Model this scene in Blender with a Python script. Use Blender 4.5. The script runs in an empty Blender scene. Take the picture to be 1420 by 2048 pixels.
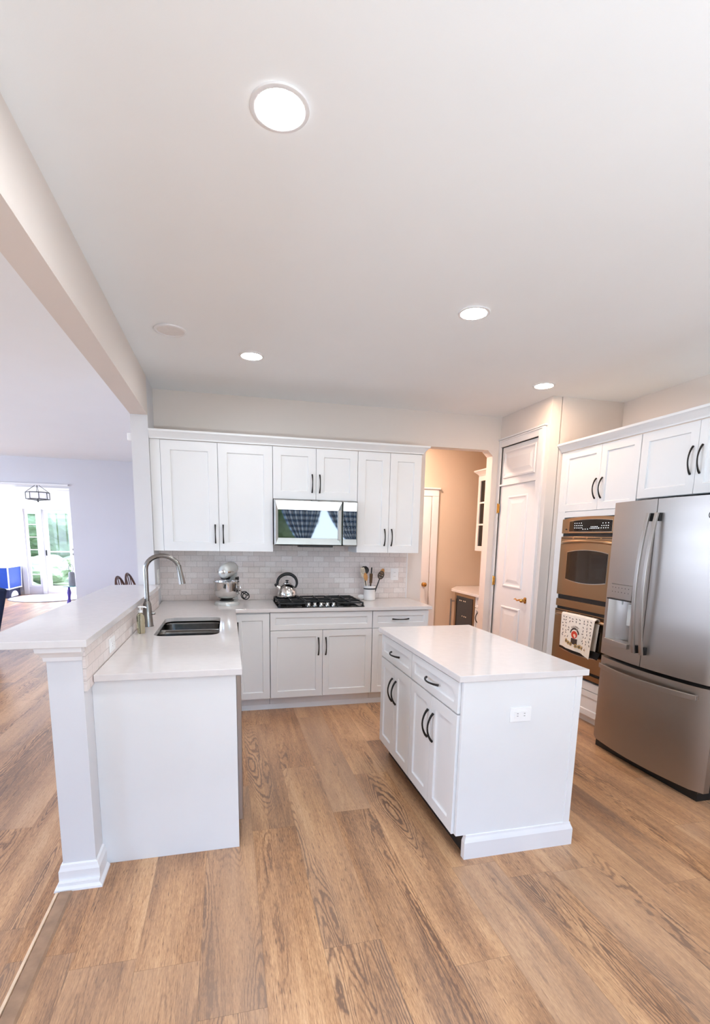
import bpy, bmesh, math, random
from mathutils import Vector, Matrix
D = bpy.data; SC = bpy.context.scene; COL = SC.collection
R = math.radians; PI = math.pi
random.seed(7)

# ------------------------------------------------------------------ camera
cam = D.cameras.new('camera'); co = D.objects.new('camera', cam); COL.objects.link(co); SC.camera = co
cam.sensor_fit = 'VERTICAL'; cam.sensor_height = 36.0; cam.sensor_width = 36.0
cam.lens = 994.69 / 2048 * 36.0
cam.shift_x = (710 - 700.34) / 2048.0; cam.shift_y = (1236.63 - 1024) / 2048.0
cam.clip_start = 0.05; cam.clip_end = 200
yaw, pitch, roll = 0.2420, -0.1616, 0.0175
fw = Vector((math.sin(yaw)*math.cos(pitch), math.cos(yaw)*math.cos(pitch), math.sin(pitch)))
r0 = Vector((math.cos(yaw), -math.sin(yaw), 0)); u0 = r0.cross(fw)
rr = r0*math.cos(roll) + u0*math.sin(roll); uu = -r0*math.sin(roll) + u0*math.cos(roll)
co.matrix_world = Matrix(((rr.x, uu.x, -fw.x, -.3957), (rr.y, uu.y, -fw.y, -4.8397), (rr.z, uu.z, -fw.z, 1.5224), (0, 0, 0, 1)))

# ------------------------------------------------------------------ exposure, sky, daylight and added fill lamps
SC.view_settings.view_transform = 'Standard'; SC.view_settings.look = 'None'
SC.view_settings.exposure = 0.15; SC.view_settings.gamma = 1.0; SC.view_settings.use_curve_mapping = False
SC.cycles.max_bounces = 10; SC.cycles.diffuse_bounces = 6; SC.cycles.glossy_bounces = 4
SC.cycles.transmission_bounces = 8; SC.cycles.transparent_max_bounces = 12
SC.cycles.sample_clamp_indirect = 6.0; SC.cycles.use_denoising = True
SC.cycles.caustics_reflective = False; SC.cycles.caustics_refractive = False
W = D.worlds.new('sky'); SC.world = W; W.use_nodes = True
bg = W.node_tree.nodes['Background']; bg.inputs[0].default_value = (.66, .81, 1.0, 1); bg.inputs[1].default_value = 6.0

def lamp(name, typ, loc, direction, energy, color, sx=1, sy=1, **kw):
    l = D.lights.new(name, typ); l.energy = energy; l.color = color
    if typ == 'AREA': l.shape = 'RECTANGLE'; l.size = sx; l.size_y = sy
    for k, v in kw.items(): setattr(l, k, v)
    o = D.objects.new(name, l); COL.objects.link(o); o.location = loc
    o.rotation_euler = Vector(direction).to_track_quat('-Z', 'Y').to_euler()
    return o
DAY = (.80, .88, 1.0)
lamp('rear_ceiling_fill', 'AREA', (.8, -6.30, .88), (0, .12, 1), 180, (.78, .89, 1.0), 2.9, .3)  # up-facing lamp added inside the sill to brighten the ceiling
lamp('daylight_rear_sky', 'AREA', (1.2, -11.2, 3.9), (0, 1, -.28), 330, (.12, .46, 1.0), 4.5, 1.8)
lamp('rear_left_blue_fill', 'AREA', (-6.3, -10.5, 3.0), (.55, 1, -.22), 330, (.14, .46, 1.0), 4.0, 2.0)  # lamp added beyond the unseen patio opening, turns the near panels bluer
lamp('left_room_fill', 'AREA', (-6.9, -3.6, 1.45), (.7, 1, .3), 130, (.66, .73, 1.0), 2.8, 2.0)  # lamp added at an unseen window for cool family room light
lamp('side_room_fill', 'AREA', (-6.9, 1.3, 1.45), (1, .1, .40), 180, (.66, .73, 1.0), 4.4, 2.0)  # added at a second unseen window to share the family room light
lamp('foyer_fill', 'AREA', (-6.9, 6.9, 1.5), (1, 0, -.05), 120, (.80, .84, 1.0), 2.8, 1.8)  # lamp added at an unseen window to brighten the foyer
lamp('foyer_floor_fill', 'AREA', (-4.5, 11.0, 3.7), (.0, -1, -.85), 1100, (.84, .84, 1.0), 2.4, 1.2)  # area lamp added out of view outside, brightens the foyer floor
lamp('sun', 'SUN', (20, 20, 20), (-.75, -.08, -.62), 4.0, (1, .97, .9), angle=R(1))
LAMP_COL = (.93, .965, 1.0); LAMP_E = 240.0          # recessed ceiling lamps
HALL_COL = (1.0, .72, .58); HALL_E = 850.0           # the warm lamp in the hall

# ------------------------------------------------------------------ materials
def lin(c):
    return tuple((x/12.92 if x <= .04045 else ((x+.055)/1.055)**2.4) for x in (v/255 for v in c)) + (1,)
class NT:
    def __init__(s, m): s.t = m.node_tree; s.n = s.t.nodes; s.b = s.n['Principled BSDF']
    def new(s, t, **kw):
        n = s.n.new(t)
        for k, v in kw.items(): setattr(n, k, v)
        return n
    def link(s, a, b): s.t.links.new(a, b)
    def put(s, v, sock):
        if hasattr(v, 'is_linked'): s.link(v, sock)
        else: sock.default_value = v
    def m(s, op, a, b=None, c=None):
        n = s.new('ShaderNodeMath', operation=op)
        for i, v in enumerate((a, b, c)):
            if v is not None: s.put(v, n.inputs[i])
        return n.outputs[0]
    def comb(s, x, y, z=0.0):
        n = s.new('ShaderNodeCombineXYZ')
        for i, v in enumerate((x, y, z)): s.put(v, n.inputs[i])
        return n.outputs[0]
    def pos(s):
        g = s.new('ShaderNodeNewGeometry'); sp = s.new('ShaderNodeSeparateXYZ'); s.link(g.outputs['Position'], sp.inputs[0])
        return sp.outputs
    def noise(s, vec, scale=5, detail=2, rough=.5, dist=0.0):
        n = s.new('ShaderNodeTexNoise'); n.inputs['Scale'].default_value = scale; n.inputs['Detail'].default_value = detail
        n.inputs['Roughness'].default_value = rough; n.inputs['Distortion'].default_value = dist
        if vec is not None: s.link(vec, n.inputs['Vector'])
        return n.outputs['Fac']
    def ramp(s, fac, stops):
        n = s.new('ShaderNodeValToRGB'); s.link(fac, n.inputs[0]); e = n.color_ramp.elements
        while len(e) < len(stops): e.new(.5)
        for el, (p, c) in zip(e, stops): el.position = p; el.color = c
        return n.outputs[0]
    def mix(s, f, a, b, bt='MIX'):
        n = s.new('ShaderNodeMix', data_type='RGBA', blend_type=bt)
        s.put(f, n.inputs[0]); s.put(a, n.inputs[6]); s.put(b, n.inputs[7])
        return n.outputs[2]
    def bump(s, h, strength=.2, dist=.002):
        n = s.new('ShaderNodeBump'); n.inputs['Strength'].default_value = strength; n.inputs['Distance'].default_value = dist
        s.link(h, n.inputs['Height']); s.link(n.outputs[0], s.b.inputs['Normal'])
def mat(name, col, rough=.5, metal=0.0, var=.03, nscale=6.0, bump=0.0, bscale=60.0, **kw):
    m = D.materials.new(name); m.use_nodes = True; t = NT(m); b = t.b
    c = lin(col); b.inputs['Roughness'].default_value = rough; b.inputs['Metallic'].default_value = metal
    tc = t.new('ShaderNodeTexCoord').outputs['Object']
    f = t.noise(tc, nscale, 3)
    lo = tuple(max(0, x*(1-var)) for x in c[:3]) + (1,); hi = tuple(min(1, x*(1+var)) for x in c[:3]) + (1,)
    t.link(t.ramp(f, [(.3, lo), (.7, hi)]), b.inputs['Base Color'])
    if bump: t.bump(t.noise(tc, bscale, 4), bump, .002)
    for k, v in kw.items(): b.inputs[k.replace('_', ' ')].default_value = v
    return m
def emis(name, col, strength):
    m = mat(name, col, .6); b = m.node_tree.nodes['Principled BSDF']
    b.inputs['Emission Color'].default_value = lin(col); b.inputs['Emission Strength'].default_value = strength
    return m
M = {}
M['paint'] = mat('greige_wall_paint', (222, 213, 206), .85, 0, .012, 2, .06, 300)
M['paint_light'] = mat('pale_wall_paint', (214, 213, 215), .8, 0, .012, 2, .05, 300)
M['paint_daylit'] = mat('daylit_wall_paint', (208, 206, 210), .85, 0, .012, 2, .05, 300)  # cool daylight on the family room walls is painted into this colour
M['paint_warm'] = mat('beige_wall_paint', (205, 186, 164), .85, 0, .012, 2, .05, 300)
M['ceiling'] = mat('ceiling_paint', (238, 240, 241), .9, 0, .008, 2, .08, 400)
M['trim'] = mat('white_trim_paint', (228, 226, 226), .35, 0, .01, 4)
M['cab'] = mat('white_cabinet_paint', (229, 229, 229), .32, 0, .01, 4)
M['quartz'] = mat('white_quartz', (220, 215, 213), .10, 0, .02, 25)
M['black_iron'] = mat('black_pull_metal', (42, 38, 36), .38, .7, .1, 30)
M['cast'] = mat('cast_iron', (28, 28, 29), .5, .2, .2, 40, .2, 200)
M['blackglass'] = mat('black_glass', (12, 12, 14), .05, 0, .05, 3)
M['black'] = mat('black_plastic', (22, 22, 23), .45, 0, .1, 20)
M['chrome'] = mat('polished_steel', (214, 212, 210), .10, 1, .03, 10)
M['mwsteel'] = mat('satin_polished_steel', (172, 172, 168), .16, 1, .03, 10)
M['silver'] = mat('silver_enamel', (200, 203, 201), .22, .25, .03, 10)
M['brass'] = mat('polished_brass', (196, 150, 82), .2, 1, .05, 20)
M['fabric_navy'] = mat('navy_fabric', (22, 34, 62), .9, 0, .15, 60, .3, 400)
M['blue'] = mat('blue_laminate', (14, 66, 160), .4, 0, .06, 20)
M['dark_blue'] = mat('dark_blue_laminate', (10, 22, 62), .5, 0, .08, 20)
M['darkwood'] = mat('dark_brown_wood', (78, 46, 34), .35, 0, .2, 12)
M['wood_tan'] = mat('tan_wood', (196, 142, 84), .5, 0, .12, 14)
M['wood_brown'] = mat('brown_wood', (92, 66, 42), .5, 0, .2, 14)
M['strip'] = mat('floor_strip_wood', (150, 118, 92), .45, 0, .2, 18)
M['strip_edge'] = mat('floor_strip_edge', (214, 184, 152), .45, 0, .1, 18)
M['grille'] = mat('speaker_grille_cloth', (226, 221, 218), .7, 0, .03, 40)
M['ceramic'] = mat('white_ceramic', (232, 230, 228), .18, 0, .02, 8)
M['cream'] = mat('cream_plastic', (226, 214, 194), .4, 0, .04, 10)
M['rug'] = mat('pale_rug', (226, 222, 226), .95, 0, .05, 30, .3, 200)
M['rug_rim'] = mat('grey_rug_binding', (120, 116, 124), .9, 0, .1, 30)
M['purple'] = mat('purple_paint', (74, 60, 150), .4, 0, .08, 10)
M['teal'] = mat('teal_paint', (110, 160, 160), .4, 0, .05, 10)
M['grey'] = mat('grey_ceramic', (120, 122, 128), .3, 0, .15, 6)
M['plate'] = mat('white_switch_plate', (240, 239, 238), .3, 0, .01, 10)
M['lawn'] = mat('lawn_grass', (122, 136, 104), .9, 0, .25, 3, .4, 30)
M['leaf'] = mat('green_leaves', (108, 126, 102), .8, 0, .3, 4, .5, 8)
M['leaf2'] = mat('yellow_green_leaves', (124, 134, 102), .8, 0, .3, 5, .5, 8)
M['bark'] = mat('tree_bark', (104, 84, 66), .9, 0, .2, 8, .4, 30)
M['siding'] = mat('grey_siding', (96, 102, 112), .8, 0, .05, 4)
M['roof'] = mat('grey_roof', (84, 88, 96), .9, 0, .12, 12)
M['concrete'] = mat('pale_concrete', (206, 202, 196), .9, 0, .06, 6)
M['towel'] = mat('cream_towel_cloth', (232, 222, 208), .95, 0, .03, 30, .3, 500)
M['towel_black'] = mat('black_towel_hem', (26, 24, 26), .95, 0, .1, 30, .3, 500)
M['ink'] = mat('dark_print', (58, 46, 40), .9, 0, .1, 30)
M['ink_red'] = mat('red_print', (196, 62, 40), .9, 0, .1, 30)
M['ink_gold'] = mat('gold_print', (178, 142, 78), .9, 0, .15, 60)
M['ink_skin'] = mat('peach_print', (234, 196, 170), .9, 0, .05, 30)
M['key'] = emis('lit_key_marks', (235, 240, 245), 1.0)
M['lamp'] = emis('lamp_lens', (255, 250, 242), 1.0)
b = M['lamp'].node_tree.nodes['Principled BSDF']; b.inputs['Emission Color'].default_value = LAMP_COL + (1,); b.inputs['Emission Strength'].default_value = LAMP_E
M['lamp_warm'] = emis('warm_lamp_lens', (255, 246, 235), 1.0)
b = M['lamp_warm'].node_tree.nodes['Principled BSDF']; b.inputs['Emission Color'].default_value = (1.0, .68, .45, 1); b.inputs['Emission Strength'].default_value = LAMP_E*.75
M['lamp_cool'] = emis('cool_lamp_lens', (250, 250, 255), 1.0)
b = M['lamp_cool'].node_tree.nodes['Principled BSDF']; b.inputs['Emission Color'].default_value = (.94, .97, 1.0, 1); b.inputs['Emission Strength'].default_value = LAMP_E*.40
M['hall_lamp'] = emis('hall_lamp_lens', (255, 220, 180), 1.0)
b = M['hall_lamp'].node_tree.nodes['Principled BSDF']; b.inputs['Emission Color'].default_value = HALL_COL + (1,); b.inputs['Emission Strength'].default_value = HALL_E
M['shade'] = emis('frosted_shade', (225, 224, 232), .35)

def steel(name, col, rough=.28, horiz=True):
    m = D.materials.new(name); m.use_nodes = True; t = NT(m); b = t.b
    b.inputs['Metallic'].default_value = 1; b.inputs['Roughness'].default_value = rough
    P = t.pos(); k = 900.0 if horiz else 6.0
    vec = t.comb(t.m('MULTIPLY', P[0], 5), t.m('MULTIPLY', P[1], 5), t.m('MULTIPLY', P[2], k))
    f = t.noise(vec, 1.0, 3)
    c = lin(col); lo = tuple(x*.995 for x in c[:3]) + (1,)
    t.link(t.ramp(f, [(.3, lo), (.7, c)]), b.inputs['Base Color'])
    t.link(t.m('MULTIPLY_ADD', t.noise(vec, .02, 2), .06, rough-.03), b.inputs['Roughness'])
    tg = t.new('ShaderNodeTangent', direction_type='RADIAL', axis='Z'); t.link(tg.outputs[0], b.inputs['Tangent'])
    b.inputs['Anisotropic'].default_value = .55
    return m
M['steel'] = steel('brushed_stainless_steel', (170, 164, 158), .40)
M['steel_warm_lit'] = steel('brushed_steel_warm_lit', (170, 140, 108), .30)  # plain stainless with warm reflected light painted into its base colour
M['nickel'] = mat('brushed_nickel', (140, 136, 132), .24, 1, .05, 20)
M['sink'] = mat('satin_sink_steel', (98, 96, 94), .24, 1, .08, 30)

def glass(name, tint=(1, 1, 1), f=.012):
    m = D.materials.new(name); m.use_nodes = True; t = m.node_tree
    for n in list(t.nodes):
        if n.type != 'OUTPUT_MATERIAL': t.nodes.remove(n)
    out = t.nodes[0]; tr = t.nodes.new('ShaderNodeBsdfTransparent'); tr.inputs[0].default_value = tint + (1,)
    gl = t.nodes.new('ShaderNodeBsdfGlossy'); gl.inputs['Roughness'].default_value = .02
    mx = t.nodes.new('ShaderNodeMixShader'); nz = t.nodes.new('ShaderNodeTexNoise'); nz.inputs['Scale'].default_value = 3
    ma = t.nodes.new('ShaderNodeMath'); ma.operation = 'MULTIPLY_ADD'; ma.inputs[1].default_value = .01; ma.inputs[2].default_value = f
    t.links.new(nz.outputs['Fac'], ma.inputs[0]); t.links.new(ma.outputs[0], mx.inputs[0])
    t.links.new(tr.outputs[0], mx.inputs[1]); t.links.new(gl.outputs[0], mx.inputs[2]); t.links.new(mx.outputs[0], out.inputs[0])
    return m
M['pane'] = glass('window_glass')
M['soap'] = mat('pale_yellow_soap', (243, 240, 208), .05, 0, .03, 10, Transmission_Weight=.95, IOR=1.33)
M['mwglass'] = mat('reflective_black_glass', (16, 20, 26), .03, 0, .05, 3, IOR=2.6)
M['ovenglass'] = mat('oven_window_glass', (40, 30, 22), .06, 0, .35, 120)

def floor_mat():
    m = D.materials.new('oak_plank_floor'); m.use_nodes = True; t = NT(m); b = t.b
    X, Y, Z = t.pos(); PW, PL = .2235, 1.50
    a = t.m('DIVIDE', t.m('ADD', X, .077), PW); xi = t.m('FLOOR', a); fx = t.m('FRACT', a)
    w1 = t.new('ShaderNodeTexWhiteNoise', noise_dimensions='1D'); t.link(xi, w1.inputs['W'])
    c = t.m('ADD', t.m('DIVIDE', Y, PL), t.m('MULTIPLY', w1.outputs['Value'], 3.7)); yi = t.m('FLOOR', c); fy = t.m('FRACT', c)
    w2 = t.new('ShaderNodeTexWhiteNoise', noise_dimensions='2D'); t.link(t.comb(xi, yi), w2.inputs['Vector'])
    rnd = w2.outputs['Value']
    off = t.m('MULTIPLY', rnd, 61.0)
    # streaks along the board, broad tone drift and cathedral figure
    v1 = t.comb(t.m('MULTIPLY', X, 26.0), t.m('MULTIPLY', Y, 1.1), off)
    tone = t.noise(v1, 1.0, 4, .6)
    v2 = t.comb(t.m('MULTIPLY', X, 230.0), t.m('MULTIPLY', Y, 9.0), off)
    fine = t.noise(v2, 1.0, 4, .6)
    v3 = t.comb(t.m('MULTIPLY', X, 6.5), t.m('MULTIPLY', Y, 1.0), off)
    big = t.noise(v3, 1.0, 2, .5, .4)
    v4 = t.comb(t.m('MULTIPLY', X, 7.0), t.m('MULTIPLY', Y, .75), off)
    field = t.noise(v4, 1.0, 1.5, .4, .25)
    jit = t.noise(t.comb(t.m('MULTIPLY', X, 60.0), t.m('MULTIPLY', Y, 24.0), off), 1.0, 2)
    rings = t.m('SINE', t.m('ADD', t.m('MULTIPLY', field, 210.0), t.m('MULTIPLY', jit, 5.0)))
    rings = t.m('POWER', t.m('MULTIPLY_ADD', rings, .5, .5), 3.0)
    msk = t.m('MULTIPLY', rings, t.m('SMOOTH_MAX', 0.0, t.m('MULTIPLY', t.m('SUBTRACT', field, .50), 5.0), .1))
    speck = t.noise(t.comb(t.m('MULTIPLY', X, 420.0), t.m('MULTIPLY', Y, 42.0), off), 1.0, 2, .7)
    s = t.m('ADD', t.m('MULTIPLY', tone, .36), t.m('MULTIPLY', fine, .50))
    s = t.m('ADD', s, t.m('MULTIPLY', big, .74)); s = t.m('ADD', s, t.m('MULTIPLY', rnd, .16)); s = t.m('SUBTRACT', s, .46)
    s = t.m('ADD', s, t.m('MULTIPLY', t.m('SUBTRACT', speck, .5), .55))
    fleck = t.m('MAXIMUM', 0.0, t.m('MULTIPLY', t.m('SUBTRACT', t.noise(t.comb(t.m('MULTIPLY', X, 300.0), t.m('MULTIPLY', Y, 22.0), off), 1.0, 1), .62), 2.2))
    s = t.m('SUBTRACT', s, fleck)
    s = t.m('SUBTRACT', s, t.m('MULTIPLY', msk, .46))
    col = t.ramp(s, [(.12, lin((100, 65, 42))), (.34, lin((168, 119, 78))), (.54, lin((208, 158, 110))), (.80, lin((236, 194, 150)))])
    sc_ = t.new('ShaderNodeSeparateColor'); t.link(w2.outputs['Color'], sc_.inputs[0])
    gf = t.m('ADD', t.m('MULTIPLY', t.noise(t.comb(t.m('MULTIPLY', X, 9), t.m('MULTIPLY', Y, .8), off), 1.0, 2), .40), t.m('MULTIPLY', t.m('POWER', sc_.outputs[1], 2.0), .30))
    grey = t.mix(gf, col, lin((172, 144, 122)))
    edge = t.m('MINIMUM', t.m('MINIMUM', fx, t.m('SUBTRACT', 1.0, fx)), t.m('MULTIPLY', t.m('MINIMUM', fy, t.m('SUBTRACT', 1.0, fy)), PL/PW))
    gap = t.m('SMOOTHSTEP' if False else 'LESS_THAN', edge, .005)
    col = t.mix(t.m('MULTIPLY', gap, .35), grey, lin((80, 56, 40)))
    t.link(col, b.inputs['Base Color'])
    t.link(t.m('MULTIPLY_ADD', fine, .18, .22), b.inputs['Roughness'])
    t.bump(t.m('SUBTRACT', t.m('ADD', fine, t.m('MULTIPLY', rings, .25)), t.m('MULTIPLY', gap, 1.0)), .12, .002)
    return m
M['floor'] = floor_mat()
def tile_mat(name, axis):
    m = D.materials.new(name); m.use_nodes = True; t = NT(m); b = t.b
    P = t.pos(); vec = t.comb(P[axis], t.m('SUBTRACT', P[2], .914))
    br = t.new('ShaderNodeTexBrick'); br.offset = .5
    for k, v in (('Scale', 1.0), ('Mortar Size', .0022), ('Mortar Smooth', .3), ('Bias', 0.0), ('Brick Width', .104), ('Row Height', .0523)): br.inputs[k].default_value = v
    br.inputs['Color1'].default_value = lin((222, 208, 202)); br.inputs['Color2'].default_value = lin((240, 233, 229)); br.inputs['Mortar'].default_value = lin((196, 186, 180))
    t.link(vec, br.inputs['Vector'])
    v = t.noise(vec, 9, 5, .65, .8); v2 = t.noise(vec, 38, 4, .6, 1.5)
    c = t.mix(t.m('MULTIPLY', v, .45), br.outputs['Color'], lin((214, 202, 196)))
    vein = t.m('MULTIPLY', t.m('LESS_THAN', t.m('ABSOLUTE', t.m('SUBTRACT', v2, .5)), .012), .4)
    c = t.mix(vein, c, lin((176, 166, 160)))
    t.link(c, b.inputs['Base Color']); b.inputs['Roughness'].default_value = .35
    t.bump(t.m('SUBTRACT', t.m('MULTIPLY', v2, .25), br.outputs['Fac']), .45, .003)
    return m
M['tile_x'] = tile_mat('tumbled_stone_tile', 0); M['tile_y'] = tile_mat('tumbled_stone_tile_return', 1)
def gingham(name):
    m = D.materials.new(name); m.use_nodes = True; t = NT(m); b = t.b
    uv = t.new('ShaderNodeTexCoord').outputs['UV']; sp = t.new('ShaderNodeSeparateXYZ'); t.link(uv, sp.inputs[0])
    a = t.m('LESS_THAN', t.m('FRACT', t.m('MULTIPLY', sp.outputs[0], 1/.11)), .5)
    c = t.m('LESS_THAN', t.m('FRACT', t.m('MULTIPLY', sp.outputs[1], 1/.11)), .5)
    f = t.m('MULTIPLY', t.m('ADD', a, c), .5)
    t.link(t.ramp(f, [(0, lin((232, 236, 238))), (.5, lin((110, 140, 172))), (1, lin((24, 34, 66)))]), b.inputs['Base Color'])
    b.inputs['Roughness'].default_value = .9; b.inputs['Transmission Weight'].default_value = 0
    return m
M['gingham'] = gingham('blue_gingham_cloth')

# ------------------------------------------------------------------ mesh building
def Fy(y0): return lambda u, v, w: Vector((u, y0-w, v))      # a front facing the camera (-y): u along x
def Fnx(x0): return lambda u, v, w: Vector((x0-w, u, v))     # a front facing -x: u along y
def Fpx(x0): return lambda u, v, w: Vector((x0+w, u, v))     # a front facing +x: u along y
def Fz(z0): return lambda u, v, w: Vector((u, v, z0+w))      # lying flat
ID = lambda u, v, w: Vector((u, v, w))
class MB:
    def __init__(s): s.bm = bmesh.new(); s.smooth = []
    def f(s, vs, sm=False):
        try: fa = s.bm.faces.new(vs)
        except ValueError: return None
        fa.smooth = sm; return fa
    def box(s, a0, a1, b0, b1, c0, c1, F=ID):
        v = [s.bm.verts.new(F(a, b, c)) for a in (a0, a1) for b in (b0, b1) for c in (c0, c1)]
        for q in ((0, 1, 3, 2), (4, 6, 7, 5), (0, 4, 5, 1), (2, 3, 7, 6), (0, 2, 6, 4), (1, 5, 7, 3)): s.f([v[i] for i in q])
        return s
    def hexa(s, lo, hi, F=ID):
        a = [s.bm.verts.new(F(*p)) for p in lo]; c = [s.bm.verts.new(F(*p)) for p in hi]; n = len(a)
        s.f(a[::-1]); s.f(c)
        for i in range(n): s.f([a[i], a[(i+1) % n], c[(i+1) % n], c[i]])
        return s
    def prism(s, poly, w0, w1, F=ID, sm=False):
        a = [s.bm.verts.new(F(u, v, w0)) for u, v in poly]; c = [s.bm.verts.new(F(u, v, w1)) for u, v in poly]; n = len(poly)
        s.f(a[::-1]); s.f(c)
        for i in range(n): s.f([a[i], a[(i+1) % n], c[(i+1) % n], c[i]], sm)
        return s
    def plate(s, outer, holes, w0, w1, F=ID):
        tmp = bmesh.new()
        for lp in [outer] + holes:
            vs = [tmp.verts.new((u, v, 0)) for u, v in lp]
            for i in range(len(vs)): tmp.edges.new((vs[i], vs[(i+1) % len(vs)]))
        bmesh.ops.triangle_fill(tmp, use_beauty=True, use_dissolve=False, edges=tmp.edges[:])
        tmp.verts.index_update()
        A = [s.bm.verts.new(F(v.co.x, v.co.y, w0)) for v in tmp.verts]; B = [s.bm.verts.new(F(v.co.x, v.co.y, w1)) for v in tmp.verts]
        for fa in tmp.faces:
            i = [v.index for v in fa.verts]; s.f([B[k] for k in i]); s.f([A[k] for k in reversed(i)])
        for e in tmp.edges:
            if len(e.link_faces) == 1:
                i, j = e.verts[0].index, e.verts[1].index; s.f([A[i], A[j], B[j], B[i]])
        tmp.free(); return s
    def shaker(s, u0, u1, v0, v1, F, t=.019, rail=.057, rec=.010, sl=.004):
        def ring(d, w): return [s.bm.verts.new(F(u, v, w)) for u, v in ((u0+d, v0+d), (u1-d, v0+d), (u1-d, v1-d), (u0+d, v1-d))]
        loops = [ring(0, 0), ring(0, t), ring(rail, t), ring(rail+sl, t-rec)]
        s.f(loops[0][::-1]); s.f(loops[-1])
        for a, c in zip(loops, loops[1:]):
            for i in range(4): s.f([a[i], a[(i+1) % 4], c[(i+1) % 4], c[i]])
        return s
    def tube(s, pts, rad, seg=10, closed=False, flat=1.0):
        pts = [Vector(p) for p in pts]; n = len(pts); rad = rad if isinstance(rad, (list, tuple)) else [rad]*n
        rings = []; up = None
        for i, p in enumerate(pts):
            if closed: d = pts[(i+1) % n]-pts[i-1]
            else: d = pts[min(i+1, n-1)]-pts[max(i-1, 0)]
            d.normalize()
            if up is None:
                up = Vector((0, 0, 1)) if abs(d.z) < .9 else Vector((1, 0, 0))
            up = (up-d*up.dot(d)).normalized(); sd = d.cross(up)
            rings.append([s.bm.verts.new(p+(up*math.cos(2*PI*k/seg)*flat+sd*math.sin(2*PI*k/seg))*rad[i]) for k in range(seg)])
        m = n if closed else n-1
        for i in range(m):
            a, c = rings[i], rings[(i+1) % n]
            for k in range(seg): s.f([a[k], a[(k+1) % seg], c[(k+1) % seg], c[k]], True)
        if not closed: s.f(rings[0][::-1]); s.f(rings[-1])
        return s
    def lathe(s, prof, c=(0, 0, 0), seg=32, T=None, ring=False):
        if ring: prof = list(prof)+[prof[0]]
        T = T or (lambda x, y, z: Vector((c[0]+x, c[1]+y, c[2]+z))); rings = []
        for r, z in prof:
            if r < 1e-6: rings.append([s.bm.verts.new(T(0, 0, z))])
            else: rings.append([s.bm.verts.new(T(r*math.cos(2*PI*k/seg), r*math.sin(2*PI*k/seg), z)) for k in range(seg)])
        for a, c2 in zip(rings, rings[1:]):
            for k in range(seg):
                k2 = (k+1) % seg
                if len(a) == 1 and len(c2) == 1: continue
                if len(a) == 1: s.f([a[0], c2[k], c2[k2]], True)
                elif len(c2) == 1: s.f([a[k], a[k2], c2[0]], True)
                else: s.f([a[k], a[k2], c2[k2], c2[k]], True)
        if ring: bmesh.ops.remove_doubles(s.bm, verts=rings[0]+rings[-1], dist=1e-6)
        else:
            if len(rings[0]) > 1: s.f(rings[0][::-1])
            if len(rings[-1]) > 1: s.f(rings[-1])
        return s
    def loft(s, loops, sm=True):
        rs = [[s.bm.verts.new(p) for p in l] for l in loops]; n = len(rs[0])
        for a, c in zip(rs, rs[1:]):
            for k in range(n): s.f([a[k], a[(k+1) % n], c[(k+1) % n], c[k]], sm)
        s.f(rs[0][::-1]); s.f(rs[-1]); return s
    def moulding(s, prof, pathfn):
        cols = [[Vector((x, y, z)) for x, y in pathfn(d)] for d, z in prof]; k = len(cols[0])
        return s.loft([[c[i] for c in cols] for i in range(k)], False)
    def build(s, name, m, parent=None, bevel=0.0, local=False, sharp=40, norm=True):
        if norm: bmesh.ops.recalc_face_normals(s.bm, faces=s.bm.faces[:])
        me = D.meshes.new(name)
        if parent is not None and not local:
            bmesh.ops.translate(s.bm, verts=s.bm.verts[:], vec=-root_of(parent))
        org = Vector((0, 0, 0))
        if parent is None and not local:
            xs = [v.co for v in s.bm.verts]
            lo = Vector([min(c[i] for c in xs) for i in range(3)]); hi = Vector([max(c[i] for c in xs) for i in range(3)])
            org = Vector(((lo.x+hi.x)/2, (lo.y+hi.y)/2, lo.z)); bmesh.ops.translate(s.bm, verts=s.bm.verts[:], vec=-org)
        s.bm.to_mesh(me); s.bm.free(); me.materials.append(m)
        if any(p.use_smooth for p in me.polygons): me.set_sharp_from_angle(angle=R(sharp))
        o = D.objects.new(name, me); COL.objects.link(o)
        if parent is not None: o.parent = parent
        else: o.location = org
        if bevel:
            bv = o.modifiers.new('bevel', 'BEVEL'); bv.width = bevel; bv.segments = 2; bv.limit_method = 'ANGLE'; bv.angle_limit = R(40)
        return o
def root_of(p):
    v = Vector(p.location)
    while p.parent: p = p.parent; v += Vector(p.location)
    return v
def tag(o, label=None, cat=None, group=None, kind=None):
    if label: o['label'] = label
    if cat: o['category'] = cat
    if group: o['group'] = group
    if kind: o['kind'] = kind
    return o
def thing(name, label, cat, loc, group=None, rz=0.0):
    o = D.objects.new(name, None); COL.objects.link(o); o.location = loc; o.rotation_euler = (0, 0, rz); o.empty_display_size = .1
    return tag(o, label, cat, group)
def struct(o): o['kind'] = 'structure'; return o
def copy_tree(o, parent=None):
    c = o.copy(); COL.objects.link(c)
    if parent is not None: c.parent = parent
    for ch in list(o.children): copy_tree(ch, c)
    return c
def bx(name, m, a, parent=None, bevel=0.0, local=False): return MB().box(*a).build(name, m, parent, bevel, local)
def rrect(x0, x1, y0, y1, r, n=6):
    out = []
    for cx, cy, a in ((x1-r, y1-r, 0), (x0+r, y1-r, 90), (x0+r, y0+r, 180), (x1-r, y0+r, 270)):
        for k in range(n+1): t = R(a+90*k/n); out.append((cx+r*math.cos(t), cy+r*math.sin(t)))
    return out
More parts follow.
